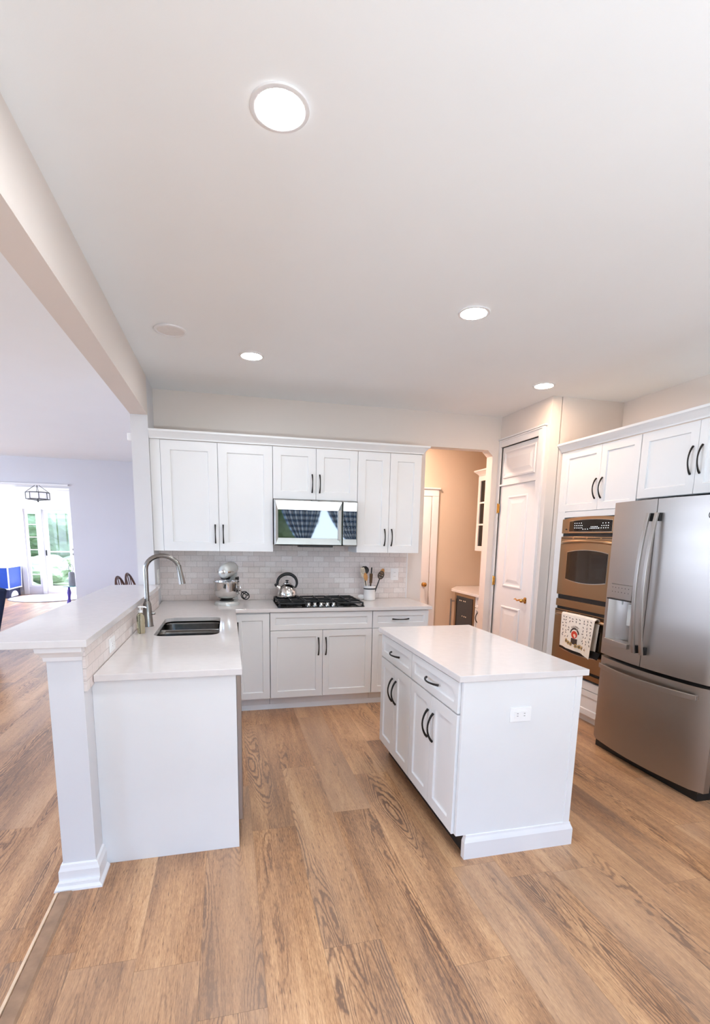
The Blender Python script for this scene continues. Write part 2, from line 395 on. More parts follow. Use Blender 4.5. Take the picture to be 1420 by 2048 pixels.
def text_mb(body, size, F, ext=.0006, arc=None):
    cu = D.curves.new('lettering', 'FONT'); cu.body = body; cu.size = size; cu.align_x = 'CENTER'; cu.align_y = 'CENTER'; cu.extrude = ext/2; cu.resolution_u = 3
    ob = D.objects.new('lettering', cu); COL.objects.link(ob)
    me = D.meshes.new_from_object(ob.evaluated_get(bpy.context.evaluated_depsgraph_get()))
    D.objects.remove(ob); D.curves.remove(cu)
    mb = MB(); mb.bm.from_mesh(me); D.meshes.remove(me)
    for v in mb.bm.verts:
        x, y, z = v.co
        if arc: a = x/arc; x, y = (arc+y)*math.sin(a), (arc+y)*math.cos(a)-arc
        v.co = F(x, y, z+ext/2)
    return mb

def join_into(tgt, objs):
    bm = bmesh.new(); bm.from_mesh(tgt.data)
    for o in objs:
        tgt.data.materials.append(o.data.materials[0]); k = len(tgt.data.materials)-1; n = len(bm.faces)
        bm.from_mesh(o.data); bm.faces.ensure_lookup_table()
        for f_ in bm.faces[n:]: f_.material_index = k
    bm.to_mesh(tgt.data); bm.free()
    for o in objs: me = o.data; D.objects.remove(o); D.meshes.remove(me)
# ------------------------------------------------------------------ setting
ZC = 2.7595; XB0, XB1 = -1.129, -.998; XR = 3.097; XP, YP = 2.364, -.8305; YR = -6.5; XL = -6.6
F_ = struct(MB().box(-7.0, 3.3, -6.7, 9.05, -.12, 0).build('floor', M['floor']))
c = MB().plate([(-7.0, -6.7), (3.3, -6.7), (3.3, 9.05), (-7.0, 9.05)], [], ZC, ZC+.15); struct(c.build('ceiling', M['ceiling']))
# wall with the cooktop, pierced by the doorway to the hall
w = MB(); w.box(XB0, 1.547, 0, .12, 0, ZC).box(2.284, XR, 0, .12, 0, ZC).box(1.547, 2.284, 0, .12, 2.43, ZC)
w.prism([(2.284, 2.43), (2.225, 2.43), (2.284, 2.375)], 0, .12, lambda u, v, ww: Vector((u, ww, v)))
struct(w.build('wall_back', M['paint']))
struct(bx('wall_right', M['paint'], (XR, XR+.15, -6.7, 1.3, 0, ZC)))
struct(bx('wall_pantry', M['paint'], (2.46, XR, YP, YP+.10, 0, ZC)))
w = MB(); w.box(XP, XP+.10, YP, -.70, 0, ZC).box(XP, XP+.10, -.70, 0, 2.50, ZC); struct(w.build('wall_pantry_side', M['paint']))
# dividing beam, its end stub and the wall running on behind it
struct(bx('wall_beam', M['paint'], (XB0, XB1, -6.5, -.36, 2.465, ZC)))
struct(bx('wall_stub', M['paint_light'], (XB0, XB1, -.36, 0, 0, ZC)))
struct(bx('wall_divider', M['paint_daylit'], (XB1, XB1+.13, .12, 4.85, 0, ZC)))
struct(bx('wall_half', M['paint_light'], (-1.118, -.987, -2.649, -.36, 0, 1.066)))
struct(MB().box(-.987, -.975, -2.645, -.36, .87, 1.066).build('wall_tile_side', M['tile_y']))
struct(MB().box(XB1, 1.378, -.012, 0, .914, 1.46).build('wall_tile_back', M['tile_x']))
struct(MB().box(1.378, 1.392, -.016, 0, .914, 1.40).build('trim_1', M['trim'], None, .003))
# far family-room wall with its wide opening, foyer behind
w = MB(); w.box(-3.02, XB1+.13, 4.85, 5.0, 0, ZC).box(XL, -3.02, 4.85, 5.0, 2.33, ZC); struct(w.build('wall_far', M['paint_daylit']))
struct(bx('wall_foyer_side', M['paint_daylit'], (-3.02, -2.9, 5.0, 8.85, 0, ZC)))
w = MB(); w.box(XL, -5.13, 8.85, 9.0, 0, ZC).box(-5.13, -4.84, 8.85, 9.0, 2.0, ZC).box(-5.13, -4.84, 8.85, 9.0, 0, .18)
w.box(-4.84, -4.745, 8.85, 9.0, 0, ZC).box(-4.745, -4.13, 8.85, 9.0, 2.055, ZC).box(-4.13, -2.9, 8.85, 9.0, 0, ZC)
struct(w.build('wall_foyer', M['paint_daylit']))
w = MB(); w.box(XL-.15, XL, -6.7, -5.2, 0, ZC).box(XL-.15, XL, -2.0, -1.0, 0, ZC).box(XL-.15, XL, 3.6, 3.9, 0, ZC).box(XL-.15, XL, 3.9, 5.5, 0, ZC).box(XL-.15, XL, 8.3, 9.0, 0, ZC).box(XL-.15, XL, 5.5, 8.3, 0, .6).box(XL-.15, XL, 5.5, 8.3, 2.4, ZC).box(XL-.15, XL, -5.2, -2.0, 0, .4).box(XL-.15, XL, -5.2, -2.0, 2.5, ZC).box(XL-.15, XL, -1.0, 3.6, 0, .4).box(XL-.15, XL, -1.0, 3.6, 2.5, ZC)
struct(w.build('wall_left', M['paint_daylit']))
# rear wall behind the camera: kitchen window and an added patio opening
w = MB(); w.box(XL, -6.1, -6.65, YR, 0, ZC).box(-6.1, -4.3, -6.65, YR, 2.4, ZC).box(-4.3, -.7, -6.65, YR, 0, ZC)
w.box(-.7, 2.3, -6.65, YR, 0, .85).box(-.7, 2.3, -6.65, YR, 2.25, ZC).box(2.3, XR, -6.65, YR, 0, ZC); struct(w.build('wall_rear', M['paint']))
def window(name, u0, u1, v0, v1, F, nu=1, nv=1, t=.05, d=.06):
    f = MB(); f.box(u0, u1, v0, v0+t, 0, d, F).box(u0, u1, v1-t, v1, 0, d, F).box(u0, u0+t, v0+t, v1-t, 0, d, F).box(u1-t, u1, v0+t, v1-t, 0, d, F)
    for i in range(1, nu): uu_ = u0+(u1-u0)*i/nu; f.box(uu_-.012, uu_+.012, v0+t, v1-t, .01, d-.01, F)
    for i in range(1, nv): vv_ = v0+(v1-v0)*i/nv; f.box(u0+t, u1-t, vv_-.01, vv_+.01, .012, d-.012, F)
    o = struct(f.build(name, M['trim']))
    MB().box(u0+t*.8, u1-t*.8, v0+t*.8, v1-t*.8, d/2-.003, d/2+.003, F).build('pane', M['pane'], o)
    return o
window('window_1', -.7, 2.3, .85, 2.25, Fy(-6.53), 3, 1)
window('unseen_window_2', -6.1, -4.3, 0, 2.4, Fy(-6.53), 2, 1, .08)  # unseen patio opening, added to let daylight in
window('unseen_window_3', -5.2, -2.0, .4, 2.5, Fnx(XL-.05), 3, 1)  # unseen window, added for family room daylight
window('unseen_window_6', -1.0, 3.6, .4, 2.5, Fnx(XL-.05), 4, 1)  # another unseen window, added to split the family room daylight
window('unseen_window_5', 5.5, 8.3, .6, 2.4, Fnx(XL-.05), 2, 1)  # unseen window, added to light the foyer
window('window_4', -5.13, -4.84, .18, 2.0, Fy(8.93), 1, 6, .05)
# baseboards and trims
bp = [(0, 0), (.016, 0), (.016, .075), (.011, .088), (.008, .10), (0, .105)]
struct(MB().moulding(bp, lambda d: [(-1.118-d, -.36), (-1.118-d, -2.649-d), (-.987+d, -2.649-d), (-.987+d, -2.531)]).build('baseboard_half_wall', M['trim']))
struct(MB().moulding([(0, 0), (.03, 0), (.028, .008), (.018, .018), (.016, .03), (0, .03)], lambda d: [(-1.118-d, -2.50), (-1.118-d, -2.665-d), (-.987+d, -2.665-d), (-.987+d, -2.54)]).build('trim_2', M['trim']))
cp = [(0, 1.006), (.008, 1.006), (.010, 1.022), (.020, 1.036), (.030, 1.046), (.032, 1.0655), (0, 1.0655)]
struct(MB().moulding(cp, lambda d: [(-1.118-d, -.40), (-1.118-d, -2.649-d), (-.987+d*.3, -2.649-d), (-.987+d*.3, -2.6455)]).build('trim_3', M['trim']))
struct(MB().moulding(bp, lambda d: [(-3.02, 4.85-d), (-1.15, 4.85-d)]).build('baseboard_far', M['trim']))
struct(MB().moulding(bp, lambda d: [(XL, 8.85-d), (-5.25, 8.85-d)]).build('baseboard_foyer', M['trim']))
w = MB(); w.box(XL, -5.25, 8.82, 8.85, .755, .80); struct(w.build('trim_4', M['trim']))
w = MB()
for x0, x1 in ((-5.25, -5.14), (-4.83, -4.75), (-4.125, -4.03)): w.box(x0, x1, 8.815, 8.85, 0, 2.06)
w.box(-5.25, -4.03, 8.815, 8.85, 2.06, 2.52); w.box(-5.28, -4.0, 8.79, 8.85, 2.521, 2.57); struct(w.build('trim_5', M['trim'], None, .004))
w = MB(); w.box(-5.9, -3.02, 4.80, 4.85, 2.30, 2.33).box(-6.59, -3.02, 8.77, 8.85, 2.64, ZC); struct(w.build('trim_6', M['trim'], None, .006))
# strip where the two floors meet
w = MB(); w.prism([(-1.128, 0), (-1.122, .007), (-1.078, .007), (-1.070, 0)], -6.45, -2.70, lambda u, v, ww: Vector((u, ww, v)))
struct(w.build('trim_7', M['strip']))
struct(MB().prism([(-1.142, 0), (-1.140, .004), (-1.129, .006), (-1.1285, 0)], -6.45, -2.70, lambda u, v, ww: Vector((u, ww, v))).build('trim_9', M['strip_edge']))
# hall beyond the doorway
struct(bx('wall_hall', M['paint_warm'], (.6, XR, 1.15, 1.3, 0, ZC)))
struct(bx('wall_hall_side', M['paint_warm'], (2.97, XR, .12, 1.15, 0, ZC)))
struct(bx('wall_hall_end', M['paint_warm'], (.5, .6, .12, 1.3, 0, ZC)))
w = MB(); w.box(2.115, 2.203, 1.128, 1.15, 0, 2.045).box(1.25, 2.203, 1.128, 1.15, 2.045, 2.13).box(1.235, 2.218, 1.115, 1.15, 2.131, 2.15)
struct(w.build('trim_8', M['trim'], None, .004))
d1 = thing('door_1', 'white panelled hall door with a brass knob, seen through the doorway', None, (1.7, 1.135, 0)); struct(d1)
w = MB().shaker(1.34, 2.105, .012, 2.04, Fy(1.149), .016, .11, .008); w.build('leaf', M['trim'], d1)
MB().lathe([(0, 0), (.026, 0), (.026, .004), (.010, .008), (.010, .03), (.026, .042), (.028, .055), (.018, .068), (0, .07)], T=lambda x, y, z: Vector((2.036+x, 1.133-z, .942+y)), seg=20).build('knob', M['brass'], d1)

# pantry door with its panel above, in the wall facing left
d2 = thing('door_2', 'tall white pantry door with two panels, brass lever and a panel above', None, (XP, -.36, 0)); struct(d2)
def raised(mb, u0, u1, v0, v1, F, w0=.0):
    ins = [(0, w0-.001), (.004, w0+.010), (.016, w0+.013), (.028, w0+.004), (.036, w0+.0015), (.048, w0+.0015), (.080, w0+.009)]
    loops = [[F(u0+d, v0+d, w), F(u1-d, v0+d, w), F(u1-d, v1-d, w), F(u0+d, v1-d, w)] for d, w in ins]
    mb.loft(loops, False)
FP = Fnx(XP+.012)
w = MB().box(-.682, -.045, .012, 2.068, -.03, 0, FP); raised(w, -.545, -.205, 1.045, 1.96, FP); raised(w, -.545, -.205, .20, .85, FP); w.build('leaf', M['trim'], d2, .001)
w = MB().box(-.682, -.045, 2.085, 2.45, -.03, 0, FP); raised(w, -.635, -.095, 2.14, 2.41, FP, .004); w.build('upper_panel', M['trim'], d2, .001)
FQ = Fnx(XP)
w = MB()
for d, t in ((0, .016), (.055, .024)):
    w.box(-.775-d*.03, -.685-d, .0, 2.524, 0, t, FQ).box(-.685-d, -.045, 2.455+d, 2.524-d*.03, 0, t-.0004, FQ)
w.box(-.042, -.002, 0, 2.53, 0, .016, FQ).box(-.69, -.04, 2.068, 2.085, -.01, .006, FQ).box(-.79, -.0, 2.525, 2.54, 0, .028, FQ)
w.build('casing', M['trim'], d2, .002)
for z in (1.845, 1.095, .34):
    h = MB().box(-.062, -.046, z-.045, z+.045, .001, .012, FQ); h.tube([(XP-.016, -.046, z-.05), (XP-.016, -.046, z+.05)], .006, 8); h.build('hinge', M['brass'], d2)
w = MB().lathe([(0, 0), (.030, 0), (.030, .006), (.014, .012), (.012, .040), (.0, .042)], T=lambda x, y, z: Vector((XP+.012-z, -.625+x, .95+y)), seg=20)
w.tube([(XP-.026, -.625, .95), (XP-.034, -.60, .953), (XP-.036, -.56, .943), (XP-.036, -.53, .957), (XP-.034, -.505, .950)], [.011, .009, .007, .007, .005], 10)
w.lathe([(0, -.02), (.014, -.014), (.02, 0), (.014, .014), (0, .02)], (XP-.040, -.640, .95), 16)
w.build('lever', M['brass'], d2)

# ------------------------------------------------------------------ cabinets
def pull(F, u, v, L, vertical, parent, bow=.030):
    pts = []; rad = []
    for i in range(13):
        t = i/12; s_ = (t-.5)*L; w = .002+bow*math.sin(PI*t)**.75
        pts.append(F(u, v+s_, w) if vertical else F(u+s_, v, w)); rad.append(.0068-.0022*math.sin(PI*t))
    o = MB().tube(pts, rad, 10).build('pull', M['black_iron'], parent); return o
def front(root, name, u0, u1, v0, v1, F, pl=None, t=.019, rail=.057, rec=.010):
    d = MB().shaker(u0, u1, v0, v1, F, t, rail, rec).build(name, M['cab'], root, .0012)
    if pl:
        k, u, v, L = pl
        G = lambda a, b_, w: F(a, b_, w+t)
        pull(G, u, v, L, k == 'v', d)
    return d
UPG = 'white wall cabinets above the counter'
FU = Fy(-.322)
def body(root, *boxes):
    w = MB()
    for b_ in boxes: w.box(*b_)
    return w.build('body', M['cab'], root, .0008)
r = thing('wall_cabinet', 'white two-door wall cabinet left of the microwave, above the stand mixer', 'cabinet', (-.48, -.17, 1.383), UPG)
body(r, (-.996, -.002, -.322, -.001, 1.383, 2.29)); bx('filler', M['cab'], (-.996, -.918, -.335, -.322, 1.383, 2.29), r, .001)
front(r, 'door', -.915, -.4633, 1.383, 2.285, FU, ('v', -.494, 1.53, .155), rail=.075); front(r, 'door', -.4598, -.0025, 1.383, 2.285, FU, ('v', -.428, 1.53, .155), rail=.075)
r = thing('wall_cabinet', 'short white two-door wall cabinet directly above the microwave', 'cabinet', (.38, -.17, 1.842), UPG)
body(r, (.001, .761, -.322, -.001, 1.842, 2.29))
front(r, 'door', .0015, .3795, 1.845, 2.285, FU, ('v', .346, 1.985, .155), rail=.07); front(r, 'door', .3825, .7605, 1.845, 2.285, FU, ('v', .414, 1.985, .155), rail=.07)
r = thing('wall_cabinet', 'tall narrow white two-door wall cabinet right of the microwave, beside the doorway', 'cabinet', (1.068, -.17, 1.383), UPG)
body(r, (.764, 1.374, -.322, -.001, 1.383, 2.29))
front(r, 'door', .7645, 1.0665, 1.383, 2.285, FU, ('v', 1.029, 1.525, .153), rail=.07); front(r, 'door', 1.0695, 1.3735, 1.383, 2.285, FU, ('v', 1.098, 1.525, .153), rail=.07)
cr = [(0, 2.2902), (.010, 2.2902), (.012, 2.300), (.022, 2.312), (.045, 2.334), (.056, 2.342), (.058, 2.357), (0, 2.357)]
o = MB().moulding(cr, lambda d: [(-.996, -.342-d), (1.376+d, -.342-d), (1.376+d, -.001)]).build('crown_moulding', M['cab'], None)
tag(o, 'white crown moulding running along the top of the wall cabinets over the cooktop', 'moulding')

FB = Fy(-.609); TOE = (.045, .115)
BG = 'white base cabinets along the tiled wall'
r = thing('base_cabinet', 'narrow white single-door base cabinet in the corner beside the sink counter', 'cabinet', (-.21, -.3, 0), BG)
body(r, (-.36, -.0605, -.609, -.02, .118, .882)); MB().box(-.36, -.0605, -.545, -.05, .0, .118).build('toe_kick', M['cab'], r)
front(r, 'door', -.352, -.063, .122, .868, FB, ('v', -.326, .722, .155))
r = thing('base_cabinet', 'wide white base cabinet with a false drawer front under the cooktop', 'cabinet', (.396, -.3, 0), BG)
body(r, (-.0575, .8485, -.609, -.02, .118, .882)); MB().box(-.0575, .8485, -.545, -.05, .0, .118).build('toe_kick', M['cab'], r)
front(r, 'drawer_front', -.056, .847, .7225, .876, FB, None, rail=.045); front(r, 'door', -.056, .396, .122, .7175, FB, ('v', .361, .573, .155)); front(r, 'door', .399, .847, .122, .7175, FB, ('v', .427, .573, .155))
r = thing('base_cabinet', 'white base cabinet with a top drawer, right end of the tiled wall', 'cabinet', (1.12, -.3, 0), BG)
body(r, (.8515, 1.385, -.609, -.02, .118, .882)); MB().box(.8515, 1.385, -.545, -.05, .0, .118).build('toe_kick', M['cab'], r)
front(r, 'drawer', .853, 1.384, .7225, .876, FB, ('h', 1.115, .80, .155), rail=.045); front(r, 'door', .853, 1.117, .122, .7175, FB, ('v', 1.085, .60, .155)); front(r, 'door', 1.120, 1.384, .122, .7175, FB, ('v', 1.152, .60, .155))
o = MB().prism([(0, 0), (-.014, 0), (-.012, .008), (-.006, .034), (0, .042)], -.36, 1.385, lambda u, v, w: Vector((w, -.5455+u, v))).build('baseboard_cabinets', M['trim']); struct(o)

# peninsula: end panel, dishwasher, sink cabinet
o = MB().box(-.9865, -.370, -2.53, -2.511, 0, .8835).build('end_panel', M['cab'], None, .001)
tag(o, 'white panel closing the near end of the sink peninsula', 'panel')
r = thing('dishwasher', 'stainless dishwasher set in the sink peninsula, its door edge showing', 'dishwasher', (-.66, -2.2, 0))
bx('tub', M['black'], (-.93, -.372, -2.509, -1.91, .10, .87), r); MB().box(-.372, -.347, -2.507, -1.912, .13, .872).build('door', M['steel'], r, .004)
MB().box(-.44, -.40, -2.50, -1.92, 0, .10).build('toe_panel', M['black'], r)
MB().box(-.3468, -.3455, -2.45, -1.97, .815, .845).build('handle_pocket', M['black'], r)
r = thing('base_cabinet', 'white sink base cabinet in the peninsula facing the island', 'cabinet', (-.66, -1.3, 0))
w = MB().box(-.97, -.40, -1.905, -1.89, .118, .882).box(-.97, -.40, -.655, -.64, .118, .882).box(-.97, -.40, -1.89, -.655, .118, .135).box(-.97, -.955, -1.89, -.655, .135, .882).box(-.415, -.40, -1.89, -.655, .135, .882).box(-.46, -.44, -1.905, -.65, 0, .118)
w.build('body', M['cab'], r); FS = Fpx(-.40)
front(r, 'door', -1.90, -1.315, .122, .868, FS, ('v', -1.35, .76, .155)); front(r, 'door', -1.31, -.66, .122, .868, FS, ('v', -1.275, .76, .155))

# worktops
hole = rrect(-.845, -.458, -1.715, -1.005, .07)
w = MB().plate([(-.972, -2.554), (-.3417, -2.554), (-.3417, -.6495), (1.409, -.6495), (1.409, -.014), (-.984, -.014), (-.984, -.36), (-.972, -.36)], [hole], .884, .914)
o = w.build('worktop', M['quartz'], None, .002); tag(o, 'white quartz L-shaped worktop along the tiled wall and the sink peninsula', 'worktop')
w = MB().plate([(-1.348, -2.692), (-.955, -2.692), (-.955, -.362), (-1.348, -.362)], [], 1.0665, 1.097)
o = w.build('bar_top', M['quartz'], None, .003); tag(o, 'raised white quartz bar top on the half wall behind the sink', 'worktop')

# island
IG = 'the two cabinets of the white island'
FI = Fnx(.639)
def island_unit(label, y0, y1, ps):
    r = thing('island_cabinet', label, 'cabinet', (.94, (y0+y1)/2, 0), IG)
    body(r, (.639, 1.245, y0, y1, .112, .882)); MB().box(.695, 1.235, y0+.001, y1-.001, 0, .112).build('toe_kick', M['black'], r)
    ym = (y0+y1)/2
    front(r, 'drawer', y0+.002, y1-.002, .724, .874, FI, ('h', ym+ps, .795, .155), rail=.042)
    front(r, 'door', y0+.002, ym-.0015, .118, .716, FI, ('v', ym-.035, .555, .155)); front(r, 'door', ym+.0015, y1-.002, .118, .716, FI, ('v', ym+.035, .555, .155))
    return r
island_unit('far white island cabinet with one drawer and two doors, nearer the cooktop', -2.2215, -1.648, 0)
r = island_unit('near white island cabinet with outlet panel at its end, one drawer and two doors', -2.826, -2.2245, 0)
w = MB().prism([(.634, .118), (.690, .118), (.690, 0), (1.250, 0), (1.250, .882), (.634, .882)], -.0, .020, lambda u, v, ww: Vector((u, -2.827-ww, v)))
w.box(1.222, 1.256, -2.8515, -2.847, .12, .882); w.build('end_panel', M['cab'], r, .001)
MB().moulding([(0, 0), (.016, 0), (.016, .085), (.012, .096), (.007, .108), (.005, .118), (0, .12)], lambda d: [(.691-d, -2.83), (.691-d, -2.847-d), (1.256+d, -2.847-d), (1.256+d, -2.2245)]).build('plinth', M['trim'], r)
o = MB().plate([(.6076, -2.8584), (1.286, -2.8584), (1.286, -1.610), (.6076, -1.610)], [], .884, .914).build('worktop', M['quartz'], None, .002)
tag(o, 'white quartz slab covering the island', 'worktop')

# tall oven cabinet and cabinet over the fridge
FO = Fnx(2.519); TG = 'white cabinets over the oven and the fridge'
r = thing('oven_cabinet', 'tall white oven tower cabinet with two doors above the ovens and a drawer below', 'cabinet', (2.8, -1.28, 0), TG)
w = MB(); w.box(2.519, 3.095, -1.722, -1.64, .10, 2.29).box(2.519, 3.095, -.937, -.8345, .10, 2.29).box(2.519, 3.095, -1.64, -.937, 1.758, 2.29).box(2.519, 3.095, -1.64, -.937, .10, .362)
w.build('body', M['cab'], r, .001)
w = MB().box(2.502, 2.519, -.935, -.8345, .295, 2.285).box(2.502, 2.519, -1.722, -1.637, .295, 1.80).box(2.502, 2.519, -1.637, -.935, .295, .362).box(2.502, 2.519, -1.637, -.935, 1.725, 1.772); w.build('face_frame', M['cab'], r, .001)
bx('toe_kick', M['cab'], (2.56, 3.05, -1.72, -.84, 0, .10), r)
front(r, 'door', -1.719, -1.330, 1.776, 2.285, FO, ('v', -1.362, 1.945, .16), rail=.06); front(r, 'door', -1.327, -.84, 1.776, 2.285, FO, ('v', -1.295, 1.945, .16), rail=.06)
front(r, 'drawer', -1.715, -.84, .078, .289, FO, None, rail=.05)
r = thing('wall_cabinet', 'white two-door cabinet over the fridge', 'cabinet', (2.8, -2.17, 1.832), TG)
w = MB().box(2.519, 3.095, -2.64, -1.7245, 1.832, 2.29); w.build('body', M['cab'], r, .001)
front(r, 'door', -2.635, -2.1835, 1.834, 2.285, FO, ('v', -2.215, 2.045, .175), rail=.062); front(r, 'door', -2.1805, -1.7275, 1.834, 2.285, FO, ('v', -2.148, 2.045, .175), rail=.062)
o = MB().moulding(cr, lambda d: [(2.4995-d, -.8345), (2.4995-d, -2.64)]).build('crown_moulding', M['cab'], None); tag(o, 'white crown moulding on top of the cabinets over the oven and fridge', 'moulding')

# ------------------------------------------------------------------ double wall oven
r = thing('wall_oven', 'built-in stainless double wall oven in the tall cabinet by the fridge', 'oven', (2.7, -1.29, .385))
bx('carcass', M['black'], (2.5025, 3.0, -1.634, -.940, .385, 1.715), r)
FV = Fnx(2.5025); y0, y1 = -1.634, -.942
def arcpoly(u0, u1, v0, v1, top=0.0, bot=0.0, n=14):
    p = [(u0+(u1-u0)*i/n, v1+top*(1-(2*i/n-1)**2)) for i in range(n+1)]
    return p + [(u1+(u0-u1)*i/n, v0-bot*(1-(2*i/n-1)**2)) for i in range(n+1)]
MB().prism(arcpoly(y0, y1, 1.588, 1.708, .018), 0, .020, FV).build('control_panel', M['steel_warm_lit'], r, .002)
cpn = MB().prism(arcpoly(-1.536, -1.040, 1.602, 1.688, .012), .0205, .023, FV).build('control_glass', M['blackglass'], r, .001)
MB().prism(arcpoly(-1.541, -1.035, 1.598, 1.692, .012), .020, .0206, FV).build('glass_rim', M['chrome'], r)
w = MB(); rnd = random.Random(3)
for rowz, u_a, u_b, n in ((1.672, -1.19, -1.11, 4), (1.652, -1.20, -1.11, 5), (1.633, -1.20, -1.11, 5), (1.622, -1.27, -1.215, 3), (1.668, -1.50, -1.44, 3), (1.648, -1.50, -1.43, 4), (1.630, -1.50, -1.40, 5), (1.628, -1.39, -1.30, 6), (1.640, -1.38, -1.31, 5)):
    for i in range(n):
        u = u_a+(u_b-u_a)*i/(n-1); w.box(u-.004, u+.004, rowz-.0028, rowz+.0028, .0231, .0236, FV)
w.build('key_marks', M['key'], cpn)
bd = MB().prism([(-1.0+.010*math.cos(2*PI*k/12), 1.622+.007*math.sin(2*PI*k/12)) for k in range(12)], .020, .021, FV); bd.box(-1.018, -1.012, 1.619, 1.624, .020, .021, FV); bd.build('badge', M['black'], r)
def oven_door(z0, z1, hz):
    d = MB().box(y0, y1, z0, z1, 0.002, .022, FV).build('door', M['steel_warm_lit'], r, .003)
    h_ = z1-z0
    MB().prism(arcpoly(-1.532, -1.044, z0+h_*.275, z0+h_*.745, .022, .022), .0222, .0245, FV).build('window_rim', M['chrome'], d)
    MB().prism(arcpoly(-1.527, -1.049, z0+h_*.275+.005, z0+h_*.745-.005, .022, .022), .0246, .027, FV).build('window', M['ovenglass'], d)
    pts = []
    for i in range(17):
        t = i/16; pts.append(FV(-1.612+t*.648, hz-.022+.022*math.sin(PI*t)**.6, .026+.042*math.sin(PI*t)**.5))
    MB().tube(pts, [.008]+[.0125]*15+[.008], 12).build('handle', M['steel_warm_lit'], d)
    w = MB()
    for i in range(4): u = -1.59+i*.165; w.box(u, u+.145, z1-.016, z1-.009, .0215, .0228, FV)
    w.build('vent_slot', M['black'], d)
oven_door(1.054, 1.560, 1.524); MB().box(y0, y1, .950, 1.014, 0.002, .020, FV).build('centre_strip', M['steel_warm_lit'], r, .002)
oven_door(.452, .925, .895); MB().box(y0, y1, .388, .428, 0.002, .020, FV).build('lower_strip', M['steel_warm_lit'], r, .002)

# towel over the lower oven handle
tw = thing('dish_towel', 'cream dish towel with confetti, gnome and sunflower print over the lower oven handle', 'towel', (2.44, -1.33, .58))
def sheet(name, yl, yr, zt, zbl, zbr, xoff, m, mid=0.0, x_in=0.0, n=28, k=14, th=.003):
    g = []
    for i in range(n+1):
        u = i/n; row = []
        for j in range(k+1):
            v = j/k; y = yl+(yr-yl)*u + (.028*v*(1 if u > .5 else -.1)*abs(u-.5)*2); zb = zbl+(zbr-zbl)*(max(0, u-.5)*2)**1.6 + mid*math.sin(PI*u)
            row.append(Vector((xoff + x_in*v + .007*math.sin(u*9+1)*v + .004*math.sin(u*21)*v, y, zt-.006*abs(u-.5)+(zb-zt)*v)))
        g.append(row)
    return g
def sheet_build(g, name, m, par, th=.003):
    mb = MB(); A = [[mb.bm.verts.new(p) for p in r_] for r_ in g]; B = [[mb.bm.verts.new(p+Vector((th, 0, 0))) for p in r_] for r_ in g]
    n, k = len(g)-1, len(g[0])-1
    for i in range(n):
        for j in range(k):
            mb.f([A[i][j], A[i+1][j], A[i+1][j+1], A[i][j+1]], True); mb.f([B[i][j], B[i][j+1], B[i+1][j+1], B[i+1][j]], True)
    for i in range(n): mb.f([A[i][0], B[i][0], B[i+1][0], A[i+1][0]]); mb.f([A[i][k], A[i+1][k], B[i+1][k], B[i][k]])
    for j in range(k): mb.f([A[0][j], A[0][j+1], B[0][j+1], B[0][j]]); mb.f([A[n][j], B[n][j], B[n][j+1], A[n][j+1]])
    return mb.build(name, m, par)
TX = 2.4115
gfront = sheet('front', -1.13, -1.535, .905, .628, .585, TX, None, -.012, -.004)
fr_cloth = sheet_build(gfront, 'front_fold', M['towel'], tw)
sheet_build(sheet('back', -1.13, -1.548, .905, .645, .650, TX+.036, None, 0, .006), 'back_fold', M['towel'], tw)
sheet_build(sheet('hem', -1.127, -1.575, .647, .590, .585, TX+.043, None, 0, .0), 'black_hem', M['towel_black'], tw)
w = MB()  # the cloth bridging over the bar
pts_l = []
for i in range(25):
    u = i/24; y = -1.13-(.405+.010*u)*u
    pts_l.append([Vector((TX+.0195-.0195*math.cos(a)*(1 if a < PI else 1), y, .905-.006*abs(u-.5)+.016*math.sin(a))) for a in [PI*q/8 for q in range(9)]] + [Vector((TX+.0195-.0160*math.cos(a), y, .905-.006*abs(u-.5)+.0125*math.sin(a))) for a in [PI*(8-q)/8 for q in range(9)]])
w.loft(pts_l).build('top_fold', M['towel'], tw)
FT = lambda u, v, w_: Vector((TX-.0145-w_ + .0145*0, -1.33-u, .745+v))   # u to the right as seen, v up
def on_cloth(u, v, w_=.0006):
    # follow the front fold's waves
    y = -1.33-u; uu_ = min(1, max(0, (y+1.13)/(-.405))); vv_ = min(1, max(0, (.905-(.745+v))/.29))
    return Vector((TX-.004*vv_+.007*math.sin(uu_*9+1)*vv_+.004*math.sin(uu_*21)*vv_-.0006-w_, y, .745+v))
rnd = random.Random(5); w = MB()
for i in range(9):
    for j in range(8):
        u = -.17+i*.042+rnd.uniform(-.008, .008); v = .135-j*.027+rnd.uniform(-.006, .006)
        if abs(u+.01) < .075 and -.12 < v < .095: continue
        if v < -.05 and u < .10 : continue
        if v < -.075: continue
        a = rnd.uniform(0, PI); L = .0085; t_ = .003
        q = [(u+L*math.cos(a)*p-t_*math.sin(a)*s_, v+L*math.sin(a)*p+t_*math.cos(a)*s_) for p, s_ in ((-1, -1), (1, -1), (1, 1), (-1, 1))]
        w.prism(q, 0, .0006, on_cloth)
w.build('confetti_print', M['ink'], fr_cloth)
text_mb('HAPPY', .030, lambda x, y, z: on_cloth(-.012+x, .068+y, z), .0006, .09).build('lettering', M['ink'], fr_cloth)
cir = lambda cu, cv, ru, rv, n=16: [(cu+ru*math.cos(2*PI*k/n), cv+rv*math.sin(2*PI*k/n)) for k in range(n)]
arcb = [(-.012+.055*math.cos(a), .012+.05*math.sin(a)) for a in [PI*q/10 for q in range(11)]] + [(-.012+.043*math.cos(a), .012+.036*math.sin(a)) for a in [PI*(10-q)/10 for q in range(11)]]
MB().prism(arcb, 0, .0006, on_cloth).build('hat_brim_print', M['ink'], fr_cloth)
